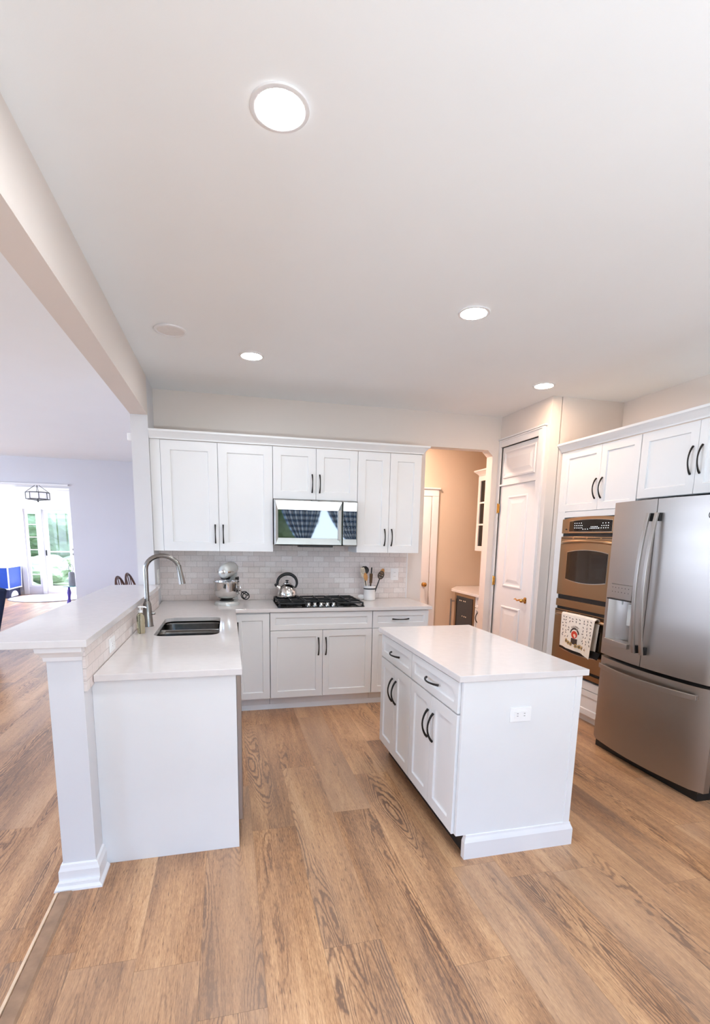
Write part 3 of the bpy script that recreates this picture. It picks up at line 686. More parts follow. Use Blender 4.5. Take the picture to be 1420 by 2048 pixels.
MB().prism(cir(-.012, .004, .038, .032), 0.0002, .0009, on_cloth).build('red_print', M['ink_red'], fr_cloth)
MB().prism(cir(-.008, .002, .014, .010), 0.001, .0014, on_cloth).build('nose_print', M['ink_skin'], fr_cloth)
w = MB()
for i in range(14):
    a, b_ = -.047+.0055*i, -.047+.0055*(i+1)
    for j in range(4): w.prism([(a, -.028-.012*j), (b_, -.028-.012*j), (b_, -.040-.012*j), (a, -.040-.012*j)], .0003, .0010, on_cloth)
w.build('body_print', M['ink'], fr_cloth)
w = MB()
for cu, cv in ((-.105, -.062), (-.075, -.075), (-.045, -.082), (.02, -.085), (.055, -.085), (.085, -.093), (.11, -.10)):
    for k in range(7): a = 2*PI*k/7; w.prism(cir(cu+.013*math.cos(a), cv+.013*math.sin(a), .006, .005, 8), 0.0005, .0011, on_cloth)
w.build('flower_print', M['ink_gold'], fr_cloth)
w = MB()
for cu, cv in ((-.105, -.062), (-.075, -.075), (-.045, -.082), (.02, -.085), (.055, -.085), (.085, -.093), (.11, -.10)): w.prism(cir(cu, cv, .007, .006, 10), 0.0012, .0016, on_cloth)
w.build('flower_heart_print', M['ink'], fr_cloth)

join_into(fr_cloth, [o for o in list(fr_cloth.children)])
join_into(cpn, list(cpn.children))
# ------------------------------------------------------------------ fridge
r = thing('refrigerator', 'large stainless french-door refrigerator with water dispenser, right of the ovens', 'refrigerator', (2.7, -2.235, 0))
bx('body', M['black'], (2.345, 3.05, -2.686, -1.785, .065, 1.775), r, .004)
MB().box(2.29, 2.345, -2.66, -1.81, .0, .06).box(2.345, 3.0, -2.66, -1.81, 0.0, .065).build('toe_grille', M['black'], r)
YC, YH = -2.234, .456
def xf(y, d=0.0):
    q = min(1.0, abs((y-YC)/YH)); return 2.272-.052*(1-q*q) + (.022*max(0, (q-.955)/.045)**2) - d
def slab(mb, ya, yb, z0, z1, d=0.0, back=2.335, n=14):
    ys = [ya+(yb-ya)*i/n for i in range(n+1)]
    lo = [Vector((xf(y, d), y, 0)) for y in ys]; poly = [(p.x, p.y) for p in lo] + [(back, yb), (back, ya)]
    a = [mb.bm.verts.new((x, y, z0)) for x, y in poly]; c = [mb.bm.verts.new((x, y, z1)) for x, y in poly]; m_ = len(poly)
    mb.f(a[::-1]); mb.f(c)
    for i in range(m_): mb.f([a[i], a[(i+1) % m_], c[(i+1) % m_], c[i]], i < n)
    return mb
def bar_handle(pts, width, depth, vertical):
    mb = MB(); loops = []
    for p in pts:
        p = Vector(p); h_ = width/2
        if vertical: loops.append([p+Vector((0, -h_, 0)), p+Vector((0, h_, 0)), p+Vector((depth, h_, 0)), p+Vector((depth, -h_, 0))])
        else: loops.append([p+Vector((0, 0, -h_)), p+Vector((0, 0, h_)), p+Vector((depth, 0, h_)), p+Vector((depth, 0, -h_))])
    return mb.loft(loops, False)
w = MB(); slab(w, -1.778, -1.850, .715, 1.793); slab(w, -2.082, -2.203, .715, 1.793); slab(w, -1.850, -2.082, 1.232, 1.793); slab(w, -1.850, -2.082, .715, .832)
ld = w.build('door', M['steel'], r)
w = MB(); slab(w, -1.836, -2.072, 1.126, 1.230, .0035, 2.262); w.build('dispenser_panel', M['steel'], ld, .001)
w = MB()
for i in range(9):
    pass
cav = [(2.242-0+.072*math.sin(PI*q/12)**.6, -1.852-.229*q/12) for q in range(13)]
mb = MB(); lo = [mb.bm.verts.new((x, y, .832)) for x, y in cav]; hi = [mb.bm.verts.new((x, y, 1.126)) for x, y in cav]
for i in range(12): mb.f([lo[i], lo[i+1], hi[i+1], hi[i]], True)
lo2 = [mb.bm.verts.new((x+.004, y, .832)) for x, y in cav]; hi2 = [mb.bm.verts.new((x+.004, y, 1.126)) for x, y in cav]
for i in range(12): mb.f([lo2[i+1], lo2[i], hi2[i], hi2[i+1]], True); mb.f([lo[i], lo2[i], lo2[i+1], lo[i+1]]); mb.f([hi[i], hi[i+1], hi2[i+1], hi2[i]])
mb.f([lo[0], hi[0], hi2[0], lo2[0]]); mb.f([lo[12], lo2[12], hi2[12], hi[12]])
mb.build('dispenser_recess', M['steel'], ld)
MB().prism([(-1.852, 2.225), (-2.084, 2.212), (-2.084, 2.30), (-1.852, 2.30)], 1.124, 1.132, lambda u, v, w_: Vector((v, u, w_))).build('recess_top', M['black'], ld)
MB().box(2.258, 2.272, -2.065, -2.015, .955, 1.105).build('paddle', M['silver'], ld, .003)
MB().tube([(2.255, -1.965, 1.124), (2.255, -1.965, 1.095)], .006, 8).build('nozzle', M['silver'], ld)
w = MB(); slab(w, -1.848, -2.096, .806, .840, .022, 2.30); w.build('drip_tray', M['steel'], ld, .002)
w = MB()
for i in range(6):
    u = -1.87-i*.034; w.box(xf(u, .0042), xf(u, .0036), u-.003, u+.003, 1.175, 1.180)
    w.box(xf(u, .0042), xf(u, .0036), u-.003, u+.003, 1.205, 1.210)
tk = w.build('touch_keys', M['black'], ld); join_into([c_ for c_ in ld.children if c_.name.startswith('dispenser_panel')][0], [tk])
def vhandle(parent, y):
    pts = []
    for i in range(17):
        t = i/16; pts.append((2.182-.042*math.sin(PI*t)**.9, y, .800+.905*t))
    h_ = bar_handle(pts, .026, .014, True).build('handle', M['steel'], parent, .002)
    for z in (.802, 1.655): MB().box(2.196, xf(y)+.003, y-.012, y+.012, z, z+.05).build('handle_bracket', M['black'], h_)
vhandle(ld, -2.174)
w = MB(); slab(w, -2.2085, -2.692, .715, 1.793); rd = w.build('door', M['steel'], r); vhandle(rd, -2.238)
lg = Vector((xf(-2.548, .001), -2.560, 1.682))
lb = MB().lathe([(.020, 0), (.022, .001), (.020, .002), (.0175, .002), (.0165, .001), (.0175, 0)], T=lambda x, y, z: Vector((lg.x-z+.001, lg.y+x, lg.z+y)), seg=28, ring=True).build('badge', M['black'], rd)
text_mb('GE', .020, lambda x, y, z: Vector((lg.x-z, lg.y-x, lg.z+y)), .001).build('badge_letters', M['black'], lb)
w = MB(); slab(w, -1.778, -2.692, .065, .692); fz = w.build('freezer_drawer', M['steel'], r)
pts = [(xf(-1.83-(.79)*i/16, .030+.028*math.sin(PI*i/16)**.7), -1.83-.79*i/16, .632) for i in range(17)]
h_ = bar_handle(pts, .032, .014, False).build('handle', M['steel'], fz, .002)
for y in (-1.845, -2.605): MB().box(xf(y, .026), xf(y)+.003, y-.012, y+.012, .622, .644).build('handle_bracket', M['chrome'], h_)
MB().lathe([(0, 0), (.018, 0), (.018, .02), (0, .02)], (2.31, -2.675, .693), 16).build('hinge_pin', M['black'], r)

# ------------------------------------------------------------------ microwave
FM = Fy(-.385)
r = thing('microwave', 'over-range stainless microwave with dark mirrored door above the cooktop', 'microwave', (.378, -.2, 1.44))
bx('body', M['black'], (.004, .756, -.385, -.014, 1.446, 1.838), r, .003)
def chamfer_face(u0, u1, v0, v1, ru0, ru1, rv0, rv1):
    mb = MB()
    def ring(a0, a1, b0, b1, w_): return [FM(a0, b0, w_), FM(a1, b0, w_), FM(a1, b1, w_), FM(a0, b1, w_)]
    mb.loft([ring(u0, u1, v0, v1, 0), ring(u0, u1, v0, v1, .012), ring(u0+.012, u1-.012*(u1 > .7), v0+.010, v1-.010, .030), ring(ru0, ru1, rv0, rv1, .022), ring(ru0, ru1, rv0, rv1, .016)], False); return mb
dr = chamfer_face(.002, .604, 1.441, 1.838, .037, .567, 1.508, 1.751).build('door', M['mwsteel'], r, .001)
MB().box(.037, .567, 1.508, 1.751, .0165, .0195, FM).build('door_glass', M['mwglass'], dr)
MB().box(.571, .597, 1.495, 1.757, .026, .036, FM).build('handle', M['steel'], dr, .003)
cpm = chamfer_face(.607, .755, 1.441, 1.838, .612, .742, 1.503, 1.751).build('control_panel', M['mwsteel'], r, .001)
kg = MB().box(.612, .742, 1.503, 1.751, .0165, .0195, FM).build('key_glass', M['mwglass'], cpm)
w = MB()
for i in range(5):
    for j in range(9):
        u = .630+i*.0235; v = 1.522+j*.0215; w.box(u-.006, u+.006, v-.0022, v+.0022, .0196, .0199, FM)
w.build('key_marks', M['siding'], kg)
lb = MB().lathe([(.010, 0), (.0112, .0006), (.010, .0012), (.0088, .0012), (.0080, .0006), (.0088, 0)], T=lambda x, y, z: FM(.388+x, 1.795+y, .0285+z), seg=24, ring=True).build('badge', M['black_iron'], dr)
text_mb('GE', .010, lambda x, y, z: FM(.388+x, 1.795+y, .0285+z), .001).build('badge_letters', M['black_iron'], lb)
MB().box(.22, .53, -.395, -.30, 1.428, 1.445).build('vent_lip', M['black'], r, .004)

join_into(kg, list(kg.children))
# ------------------------------------------------------------------ cooktop
r = thing('cooktop', 'black five-burner gas cooktop set in the white worktop', 'cooktop', (.396, -.35, .914))
MB().plate(rrect(.010, .782, -.615, -.085, .02), [], .9145, .922).build('glass_base', M['blackglass'], r, .002)
for cx_, cy_, rd_ in ((.14, -.22, .045), (.14, -.47, .04), (.396, -.28, .06), (.655, -.22, .045), (.655, -.47, .04)):
    MB().lathe([(0, .922), (rd_, .922), (rd_, .930), (rd_*.8, .934), (rd_*.8, .940), (rd_*.3, .943), (0, .943)], (cx_, cy_, 0), 24).build('burner', M['cast'], r)
for x0, x1 in ((.022, .262), (.270, .522), (.530, .770)):
    w = MB(); z0, z1 = .944, .957
    ya, yb = (-.600, -.098) if x0 != .270 else (-.47, -.098)
    for y in (ya, yb): w.box(x0, x1, y-.006, y+.006, z0, z1)
    for x in (x0+.006, x1-.006): w.box(x-.006, x+.006, ya, yb, z0, z1)
    xm = (x0+x1)/2; w.box(xm-.005, xm+.005, ya, yb, z0, z1+.004)
    for y in ((-.22, -.47) if x0 != .270 else (-.28,)): w.box(x0, x1, y-.005, y+.005, z0, z1+.004)
    w.box(x0, x1, -.355, -.345, z0, z1)
    for x in (x0+.006, x1-.006):
        for y in (ya, yb): w.box(x-.008, x+.008, y-.008, y+.008, .922, z0)
    w.build('grate', M['cast'], r, .002)
for i in range(5):
    x = .284+i*.056; k_ = MB().lathe([(0, .922), (.021, .922), (.021, .926), (.017, .930), (.016, .946), (.012, .950), (0, .950)], (x, -.555, 0), 20).build('knob', M['chrome'], r)
    MB().box(x-.003, x+.003, -.572, -.540, .9495, .953).build('knob_grip', M['black'], k_)

# kettle
ks = thing('kettle', 'polished steel kettle with black arched handle on the back left burner', 'kettle', (.135, -.225, .9615))
MB().lathe([(0, 0), (.086, 0), (.092, .006), (.093, .02), (.088, .055), (.075, .090), (.055, .115), (.035, .127), (0, .131)], (.135, -.225, .9615), 40).build('body', M['chrome'], ks)
lid = MB().lathe([(0, .124), (.038, .124), (.037, .131), (.02, .137), (0, .139)], (.135, -.225, .9615), 28).build('lid', M['chrome'], ks)
MB().lathe([(0, .137), (.007, .137), (.006, .146), (.015, .149), (.015, .158), (0, .162)], (.135, -.225, .9615), 20).build('lid_knob', M['black'], lid)
sp = MB().tube([(.068, -.235, 1.040), (.048, -.240, 1.060), (.034, -.243, 1.078)], [.022, .016, .013], 14).build('spout', M['chrome'], ks)
MB().tube([(.036, -.243, 1.070), (.026, -.245, 1.088)], [.0165, .015], 12).build('whistle_cap', M['black'], sp)
pts = []
for i in range(21):
    a = R(-8+196*i/20); pts.append((.140+.085*math.cos(a)*(1.0 if a < PI/2 else 1.12), -.230, 1.095+.082*math.sin(a)))
MB().tube([(.212, -.230, 1.050)]+pts+[(.034, -.241, 1.072)], [.008]+[.011+.004*math.sin(PI*i/20) for i in range(21)]+[.009], 12).build('handle', M['black'], ks)

# stand mixer (local axes: front is -y)
mx = thing('stand_mixer', 'silver stand mixer with polished steel bowl on the corner of the worktop', 'mixer', (-.395, -.27, .914), None, R(-16))
def L_(mb, name, m, par=mx, bevel=0.0): return mb.build(name, m, par, bevel, True)
base = [(.11*math.cos(a)*(1 if math.sin(a) < 0 else .92), -.05+.12*math.sin(a) if math.sin(a) < 0 else -.05+.20*math.sin(a)) for a in [2*PI*k/36 for k in range(36)]]
L_(MB().loft([[Vector((x, y, 0)) for x, y in base], [Vector((x, y, .014)) for x, y in base], [Vector((x*.93, y*.95, .030)) for x, y in base], [Vector((x*.7, y*.8, .036)) for x, y in base]]), 'base', M['silver'])
colm = []
for z, hw, y0_, y1_ in ((.030, .058, .040, .145), (.10, .046, .055, .140), (.18, .044, .050, .140), (.235, .052, .030, .150), (.265, .056, .02, .155)):
    colm.append([Vector((hw*math.cos(a), (y0_+y1_)/2+(y1_-y0_)/2*math.sin(a), z)) for a in [2*PI*k/24 for k in range(24)]])
L_(MB().loft(colm), 'column', M['silver'])
hd = []
for y, rx, rz, zc in ((-.150, .012, .012, .285), (-.146, .034, .040, .287), (-.130, .050, .056, .290), (-.09, .057, .064, .294), (.0, .059, .066, .302), (.09, .058, .064, .308), (.15, .052, .056, .310), (.172, .034, .036, .310), (.178, .01, .01, .310)):
    hd.append([Vector((rx*math.cos(a), y, zc+rz*math.sin(a))) for a in [2*PI*k/24 for k in range(24)]])
head = L_(MB().loft(hd), 'head', M['silver'])
bnd = []
for y, k_ in ((-.1475, .72), (-.12, 1.03), (-.06, 1.02), (.02, 1.01), (.12, 1.01)):
    rx = .0565*k_*(1 if y > -.14 else .92); bnd.append([Vector((rx, y, .300)), Vector((rx, y, .284)), Vector((-rx, y, .284)), Vector((-rx, y, .300))])
L_(MB().loft(bnd, False), 'trim_band', M['chrome'], head, .002)
L_(MB().lathe([(0, 0), (.02, 0), (.02, .01), (.012, .014), (0, .014)], T=lambda x, y, z: Vector((x, -.146-z, .293+y)), seg=18), 'hub_cap', M['chrome'], head)
L_(MB().lathe([(0, .226), (.034, .226), (.042, .236), (.044, .248), (0, .25)], (0, -.085, 0), 24), 'beater_hub', M['black'], head)
L_(MB().tube([(0, -.085, .23), (0, -.085, .12)], .007, 10), 'beater_shaft', M['chrome'], head)
bp_ = [(0, .048), (.050, .048), (.055, .053), (.060, .056), (.085, .070), (.102, .095), (.108, .13), (.110, .198), (.116, .202), (.116, .206), (.108, .205), (.105, .13), (.098, .098), (.08, .075), (0, .062)]
bowl = L_(MB().lathe(bp_, (0, -.06, 0), 44), 'bowl', M['chrome'])
L_(MB().lathe([(0, .036), (.062, .036), (.062, .042), (.050, .048), (0, .0485)], (0, -.06, 0), 28), 'bowl_foot', M['black'], bowl)
L_(MB().tube([(.104, -.07, .175), (.130, -.085, .172), (.138, -.09, .14), (.128, -.085, .105), (.104, -.07, .10)], .006, 8), 'bowl_handle', M['chrome'], bowl)
L_(MB().lathe([(0, 0), (.012, 0), (.012, .02), (.017, .024), (.017, .034), (0, .036)], T=lambda x, y, z: Vector((.052+z*.8, .05+x, .225+y)), seg=16), 'speed_knob', M['black'])
pts = [(.05+.001*i, .125+.0, .17) for i in range(1)]
cord = []
for i in range(41):
    a = 2*PI*i/20; rr_ = .042-.00055*i; cord.append((.108+.022*math.sin(i/40*3)+rr_*math.cos(a), .10+.002*(i % 5), .062+rr_*math.sin(a)))
L_(MB().tube([(.045, .13, .12)]+cord, .0045, 8), 'cord', M['black'])

# crock with utensils
r = thing('utensil_crock', 'white ceramic crock with a dark band, holding cooking utensils by the cooktop', 'crock', (.955, -.145, .9145))
MB().lathe([(0, 0), (.054, 0), (.058, .004), (.058, .118), (.061, .122), (.061, .142), (.057, .142), (.055, .118), (.054, .010), (0, .010)], (.955, -.145, .9145), 36).build('pot', M['ceramic'], r)
MB().lathe([(.0583, .107), (.0606, .108), (.0606, .1185), (.0583, .1195)], (.955, -.145, .9145), 36, ring=True).build('band', M['black'], r)
UG = 'utensils standing in the white crock'
def uten(name, label, foot, top, m, rad=.005, head=None):
    """a rod from the pot's floor to its head; head = (kind, long, wide, deep, material)"""
    b_ = Vector(foot); t_ = Vector(top); r = thing(name, label, 'utensil', b_, UG)
    MB().tube([b_, b_+(t_-b_)*.5, t_], rad, 8).build('handle', m, r)
    if head:
        kind, L, wd, dp, hm = head; ax = (t_-b_).normalized(); sd = ax.cross(Vector((.25, -1, 0))).normalized(); nn = sd.cross(ax).normalized()
        if kind == 'bowl':
            mb = MB(); loops = []
            for i in range(11):
                t = i/10; ww = wd*math.sin(PI*(.06+.88*t))**.6; cc = t_+ax*(L*(t-.05)); dpt = dp*math.sin(PI*t)
                loops.append([cc+sd*(ww*math.cos(a))+nn*(.004*math.sin(a)-dpt*(1-abs(math.cos(a)))) for a in [2*PI*k/14 for k in range(14)]])
            mb.loft(loops).build('head', hm, r)
        elif kind == 'blade':
            mb = MB(); loops = []
            for i in range(7):
                t = i/6; ww = wd*(.75+.25*t) if t < .9 else wd*.85; cc = t_+ax*(L*(t-.05))
                loops.append([cc+sd*ww+nn*.003, cc+sd*ww-nn*.003, cc-sd*ww-nn*.003, cc-sd*ww+nn*.003])
            mb.loft(loops, False).build('head', hm, r)
        elif kind == 'slots':
            mb = MB()
            for k in range(5):
                o_ = (k-2)/2*wd; mb.tube([t_-ax*.01+sd*(o_*.3), t_+ax*(L*.25)+sd*o_, t_+ax*(L*.8)+sd*o_, t_+ax*L+sd*(o_*.75)], .0038, 6)
            mb.tube([t_+ax*L+sd*(-wd*.8), t_+ax*(L*1.02), t_+ax*L+sd*(wd*.8)], .004, 6); mb.build('head', hm, r)
        elif kind == 'holes':
            mb = MB(); outer = [(wd*math.cos(2*PI*k/24), L/2+L/2*math.sin(2*PI*k/24)) for k in range(24)]
            hl = []
            for cu, cv in ((0, .5), (-.45, .5), (.45, .5), (-.22, .24), (.22, .24), (-.22, .76), (.22, .76)):
                hl.append([(cu*wd+wd*.13*math.cos(2*PI*k/8), cv*L+wd*.13*math.sin(2*PI*k/8)) for k in range(8)])
            mb.plate(outer, hl, -.0015, .0015, lambda u, v, w_: t_+ax*(v-.004)+sd*u+nn*w_).build('head', hm, r)
    return r
Z0 = .927
uten('slotted_turner', 'cream slotted turner leaning furthest left in the white crock', (.930, -.158, Z0), (.888, -.160, 1.145), M['cream'], .005, ('slots', .085, .022, 0, M['cream']))
uten('ladle', 'black ladle standing in the white crock', (.925, -.130, Z0), (.912, -.116, 1.170), M['black'], .006, ('bowl', .078, .048, .020, M['black']))
uten('wooden_spoon', 'tan wooden spoon at the front left of the white crock', (.945, -.178, Z0), (.908, -.186, 1.110), M['cream'], .005, ('bowl', .080, .022, .006, M['wood_tan']))
uten('spatula', 'dark brown wooden spatula standing in the middle of the white crock', (.958, -.150, Z0), (.964, -.148, 1.085), M['wood_brown'], .008, ('blade', .095, .018, 0, M['wood_brown']))
uten('tongs', 'thin black tongs rising tallest in the white crock', (.962, -.108, Z0), (.982, -.092, 1.150), M['black'], .005, ('blade', .085, .006, 0, M['black']))
uten('skimmer', 'black handled skimmer with holes leaning right in the white crock', (.975, -.172, Z0), (1.045, -.178, 1.125), M['black'], .006, ('holes', .085, .036, 0, M['nickel']))
uten('wooden_spoon', 'pale wooden spoon leaning furthest right behind the skimmer in the white crock', (.985, -.135, Z0), (1.082, -.105, 1.158), M['wood_tan'], .005, ('bowl', .070, .024, .006, M['wood_tan']))
o = MB().lathe([(0, 0), (.020, 0), (.030, .006), (.033, .014), (.029, .012), (.018, .006), (0, .005)], T=lambda x, y, z: Vector((.872+x, -.135+y*.6-z*.0, .9145+z+y*.55+.018)), seg=24).build('spoon_rest', M['ceramic'])
tag(o, 'small white dish leaning beside the crock and the cooktop', 'dish')

# outlets and switches
def outlet(label, u0, u1, v0, v1, F, horiz=False):
    r = thing('outlet', label, 'outlet', F((u0+u1)/2, (v0+v1)/2, 0))
    MB().box(u0, u1, v0, v1, .0005, .006, F).build('cover_plate', M['plate'], r, .002)
    cu, cv = (u0+u1)/2, (v0+v1)/2
    hu, hv = ((u1-u0)*.30, (v1-v0)*.24) if horiz else ((u1-u0)*.24, (v1-v0)*.30)
    i_ = MB().box(cu-hu, cu+hu, cv-hv, cv+hv, .006, .0085, F).build('socket_face', M['plate'], r, .001)
    w = MB()
    for s_ in (-1, 1):
        a, b_ = (cu+s_*hu*.55, cv) if horiz else (cu, cv+s_*hv*.55)
        for e in (-1, 1):
            if horiz: w.box(a-.004, a+.004, b_+e*.006-.001, b_+e*.006+.001, .0085, .0088, F)
            else: w.box(a+e*.006-.001, a+e*.006+.001, b_-.004, b_+.004, .0085, .0088, F)
    w.build('slots', M['black'], i_)
outlet('white outlet on the near end panel of the island', .878, .988, .675, .745, Fy(-2.847), True)
outlet('white outlet on the tiles right of the utensil crock', 1.211, 1.294, 1.098, 1.217, Fy(-.012))
outlet('white outlet on the tiled half wall, below the bar top', -2.225, -2.11, .935, 1.005, Fpx(-.975), True)
outlet('white outlet on the wall end left of the stand mixer', -.235, -.115, 1.085, 1.215, Fpx(-.998))

# sink, faucet, soap
r = thing('sink', 'double-bowl undermount stainless sink in the white peninsula worktop', 'sink', (-.65, -1.36, .70))
def bowl_mb(y0, y1):
    loops = []
    for d, z in ((0, .883), (.004, .86), (.010, .74), (.03, .705), (.06, .70)):
        loops.append([Vector((x, y, z)) for x, y in rrect(-.858+d, -.446-d, y0+d, y1-d, max(.02, .07-d*.5))])
    mb = MB(); rs = [[mb.bm.verts.new(p) for p in l] for l in loops]; n = len(rs[0])
    for a, c in zip(rs, rs[1:]):
        for k in range(n): mb.f([a[k], a[(k+1) % n], c[(k+1) % n], c[k]], True)
    mb.f(rs[-1]); return mb
for ya, yb in ((-1.728, -1.368), (-1.352, -.992)):
    bo = bowl_mb(ya, yb).build('bowl', M['sink'], r); s_ = bo.modifiers.new('wall', 'SOLIDIFY'); s_.thickness = .002; s_.offset = -1
    MB().lathe([(0, 0), (.042, 0), (.044, .003), (.03, .002), (0, .001)], (-.65, (ya+yb)/2, .7005), 24).build('drain', M['chrome'], bo)
MB().box(-.84, -.464, -1.3675, -1.3525, .86, .8835).build('divider', M['chrome'], r, .003)
fa = thing('faucet', 'brushed gooseneck pull-down faucet behind the sink', 'faucet', (-.920, -1.355, .9142))
MB().lathe([(0, 0), (.035, 0), (.035, .004), (.033, .01), (.029, .08), (.025, .150), (.018, .168), (0, .169)], (-.920, -1.355, .9142), 28).build('base', M['nickel'], fa)
pts = [(-.920, -1.355, z) for z in (1.07, 1.15, 1.22, 1.29)]
for i in range(1, 15): a = PI-R(12*i); pts.append((-.815+.105*math.cos(a), -1.355, 1.29+.092*math.sin(a)))
fl = MB().tube(pts, .0155, 16).build('spout', M['nickel'], fa)
e = Vector(pts[-1]); d_ = (Vector(pts[-1])-Vector(pts[-2])).normalized()
d_ = Vector((.16, 0, -1)).normalized()
MB().tube([e-d_*.01, e+d_*.03, e+d_*.05, e+d_*.115], [.0165, .0165, .0185, .0225], 16).build('spray_head', M['nickel'], fl)
MB().tube([(-.900, -1.352, 1.0), (-.878, -1.352, 1.0), (-.872, -1.352, 1.0)], [.011, .010, .006], 12).build('lever', M['nickel'], fa)
so = thing('soap_bottle', 'clear pump bottle of pale yellow soap beside the faucet', 'bottle', (-.925, -1.60, .9142))
MB().lathe([(0, 0), (.021, 0), (.024, .004), (.024, .100), (.020, .116), (.012, .124), (.011, .130), (0, .130)], (-.925, -1.60, .9142), 24).build('bottle', M['soap'], so)
MB().lathe([(0, .130), (.014, .130), (.014, .145), (.005, .145), (.005, .160), (.013, .160), (.014, .168), (0, .169)], (-.925, -1.60, .9142), 18).tube([(-.925, -1.60, 1.079), (-.895, -1.605, 1.078), (-.888, -1.606, 1.072)], [.006, .005, .004], 8).build('pump', M['plate'], so)

# ------------------------------------------------------------------ ceiling lamps, speaker, sensor
def downlight(label, x, y, m, grp='recessed ceiling lamps', rad=.072):
    r = thing('ceiling_light', label, 'ceiling light', (x, y, ZC), grp)
    MB().lathe([(rad*.98, -.001), (rad*1.22, -.001), (rad*1.20, -.006), (rad*1.05, -.008), (rad*.98, -.006)], (x, y, ZC), 40, ring=True).build('trim_ring', M['trim'], r)
    MB().lathe([(0, -.0015), (rad*.985, -.0015), (rad*.985, -.0045), (rad*.8, -.0065), (0, -.0085)], (x, y, ZC), 40).build('lens', m, r)
downlight('lit recessed ceiling lamp nearest the camera, largest in the picture', -.219, -3.157, M['lamp'])
downlight('lit recessed ceiling lamp above the island', .956, -2.095, M['lamp'])
downlight('lit recessed ceiling lamp over the corner by the sink, beside the round speaker', -.204, -1.060, M['lamp_cool'])
downlight('lit recessed ceiling lamp in front of the pantry corner', 2.118, -1.057, M['lamp_warm'])
downlight('lit recessed lamp in the hall ceiling behind the doorway', 1.45, .62, M['hall_lamp'], None)
r = thing('ceiling_speaker', 'round white speaker grille in the ceiling by the beam', 'speaker', (-.709, -1.366, ZC))
MB().lathe([(.080, -.001), (.098, -.001), (.096, -.007), (.084, -.009), (.080, -.006)], (-.709, -1.366, ZC), 40, ring=True).build('trim_ring', M['trim'], r)
MB().lathe([(0, -.001), (.0805, -.001), (.0805, -.004), (0, -.006)], (-.709, -1.366, ZC), 40).build('grille', M['grille'], r)
o = MB().box(-1.165, -1.1295, -.33, -.27, 2.265, 2.325).build('motion_sensor', M['plate'], None, .006); tag(o, 'small white sensor high on the side of the stub wall', 'sensor')

# ------------------------------------------------------------------ hall furniture
r = thing('base_cabinet', 'beige-lit base cabinet with drawer and door next to the wine fridge', 'cabinet', (2.6, .18, 0))
body(r, (2.325, 2.965, .125, .232, .10, .886)); FH = Fnx(2.325)
front(r, 'drawer', .127, .231, .765, .880, FH, None, rail=.02); front(r, 'door', .127, .231, .115, .757, FH, ('v', .148, .66, .12), rail=.025)
r = thing('wine_fridge', 'wine fridge with dark glass door under the hall counter', 'fridge', (2.6, .49, 0))
bx('body', M['black'], (2.345, 2.94, .238, .752, .01, .884), r); wd_ = MB().box(2.302, 2.343, .240, .750, .10, .880).build('door_frame', M['steel_warm_lit'], r, .003)
MB().box(2.298, 2.3018, .275, .695, .15, .848).build('door_glass', M['blackglass'], wd_)
MB().tube([(2.262, .765, .80), (2.262, .765, .25)], .010, 10).box(2.262, 2.302, .742, .770, .765, .780).box(2.262, 2.302, .742, .770, .27, .285).build('handle', M['steel'], wd_)
w = MB()
for z, ys in ((.80, (.60, .56, .50, .46)), (.62, (.52, .47, .43))):
    for y in ys: w.box(2.2972, 2.298, y-.010, y+.010, z-.006, z+.006)
w.build('display_marks', M['cream'], wd_)
o = MB().plate([(2.285, .125), (2.285, .822), (2.50, 1.145), (2.965, 1.145), (2.965, .125)], [], .886, .916).build('hall_worktop', M['quartz'], None, .002); tag(o, 'light stone counter over the wine fridge in the hall', 'worktop')
o = MB().prism([(2.33, .765), (2.53, 1.07), (2.53, 1.12), (2.95, 1.12), (2.95, .765)], 0, .885).build('end_panel', M['cab']); tag(o, 'white panel beside the wine fridge at the far end of the hall counter', 'panel')
r = thing('wall_cabinet', 'white glass-door wall cabinet hung above the hall counter', 'cabinet', (2.8, .52, 1.38))
body(r, (2.65, 2.965, .125, .935, 1.38, 2.29))
w = MB(); FG = Fnx(2.65)
for u0_, u1_ in ((.127, .525), (.530, .933)):
    w.box(u0_, u0_+.055, 1.383, 2.285, 0, .019, FG).box(u1_-.055, u1_, 1.383, 2.285, 0, .019, FG).box(u0_+.055, u1_-.055, 1.383, 1.44, 0, .019, FG).box(u0_+.055, u1_-.055, 2.228, 2.285, 0, .019, FG)
    for k in (1, 2): z = 1.44+.788*k/3; w.box(u0_+.055, u1_-.055, z-.01, z+.01, 0, .019, FG)
dd = w.build('doors', M['cab'], r)
MB().box(.185, .468, 1.442, 2.226, .004, .008, FG).box(.587, .876, 1.442, 2.226, .004, .008, FG).build('panes', M['blackglass'], dd)
MB().moulding(cr, lambda d: [(2.65-d, .125), (2.65-d, .937+d), (2.965, .937+d)]).build('crown', M['cab'], r)
rk = thing('wine_rack', 'dark wall rack on the hall wall between counter and cabinet', 'rack', (2.9, .57, .93))
w = MB()
for y in (.47, .67): w.box(2.93, 2.968, y-.01, y+.01, .93, 1.25)
for z in (1.0, 1.085, 1.18): w.box(2.74, 2.968, .465, .475, z-.045, z-.038).box(2.74, 2.968, .665, .675, z-.045, z-.038).box(2.74, 2.75, .465, .675, z-.045, z-.038).box(2.88, 2.89, .465, .675, z-.045, z-.038)
w.build('frame', M['black_iron'], rk)
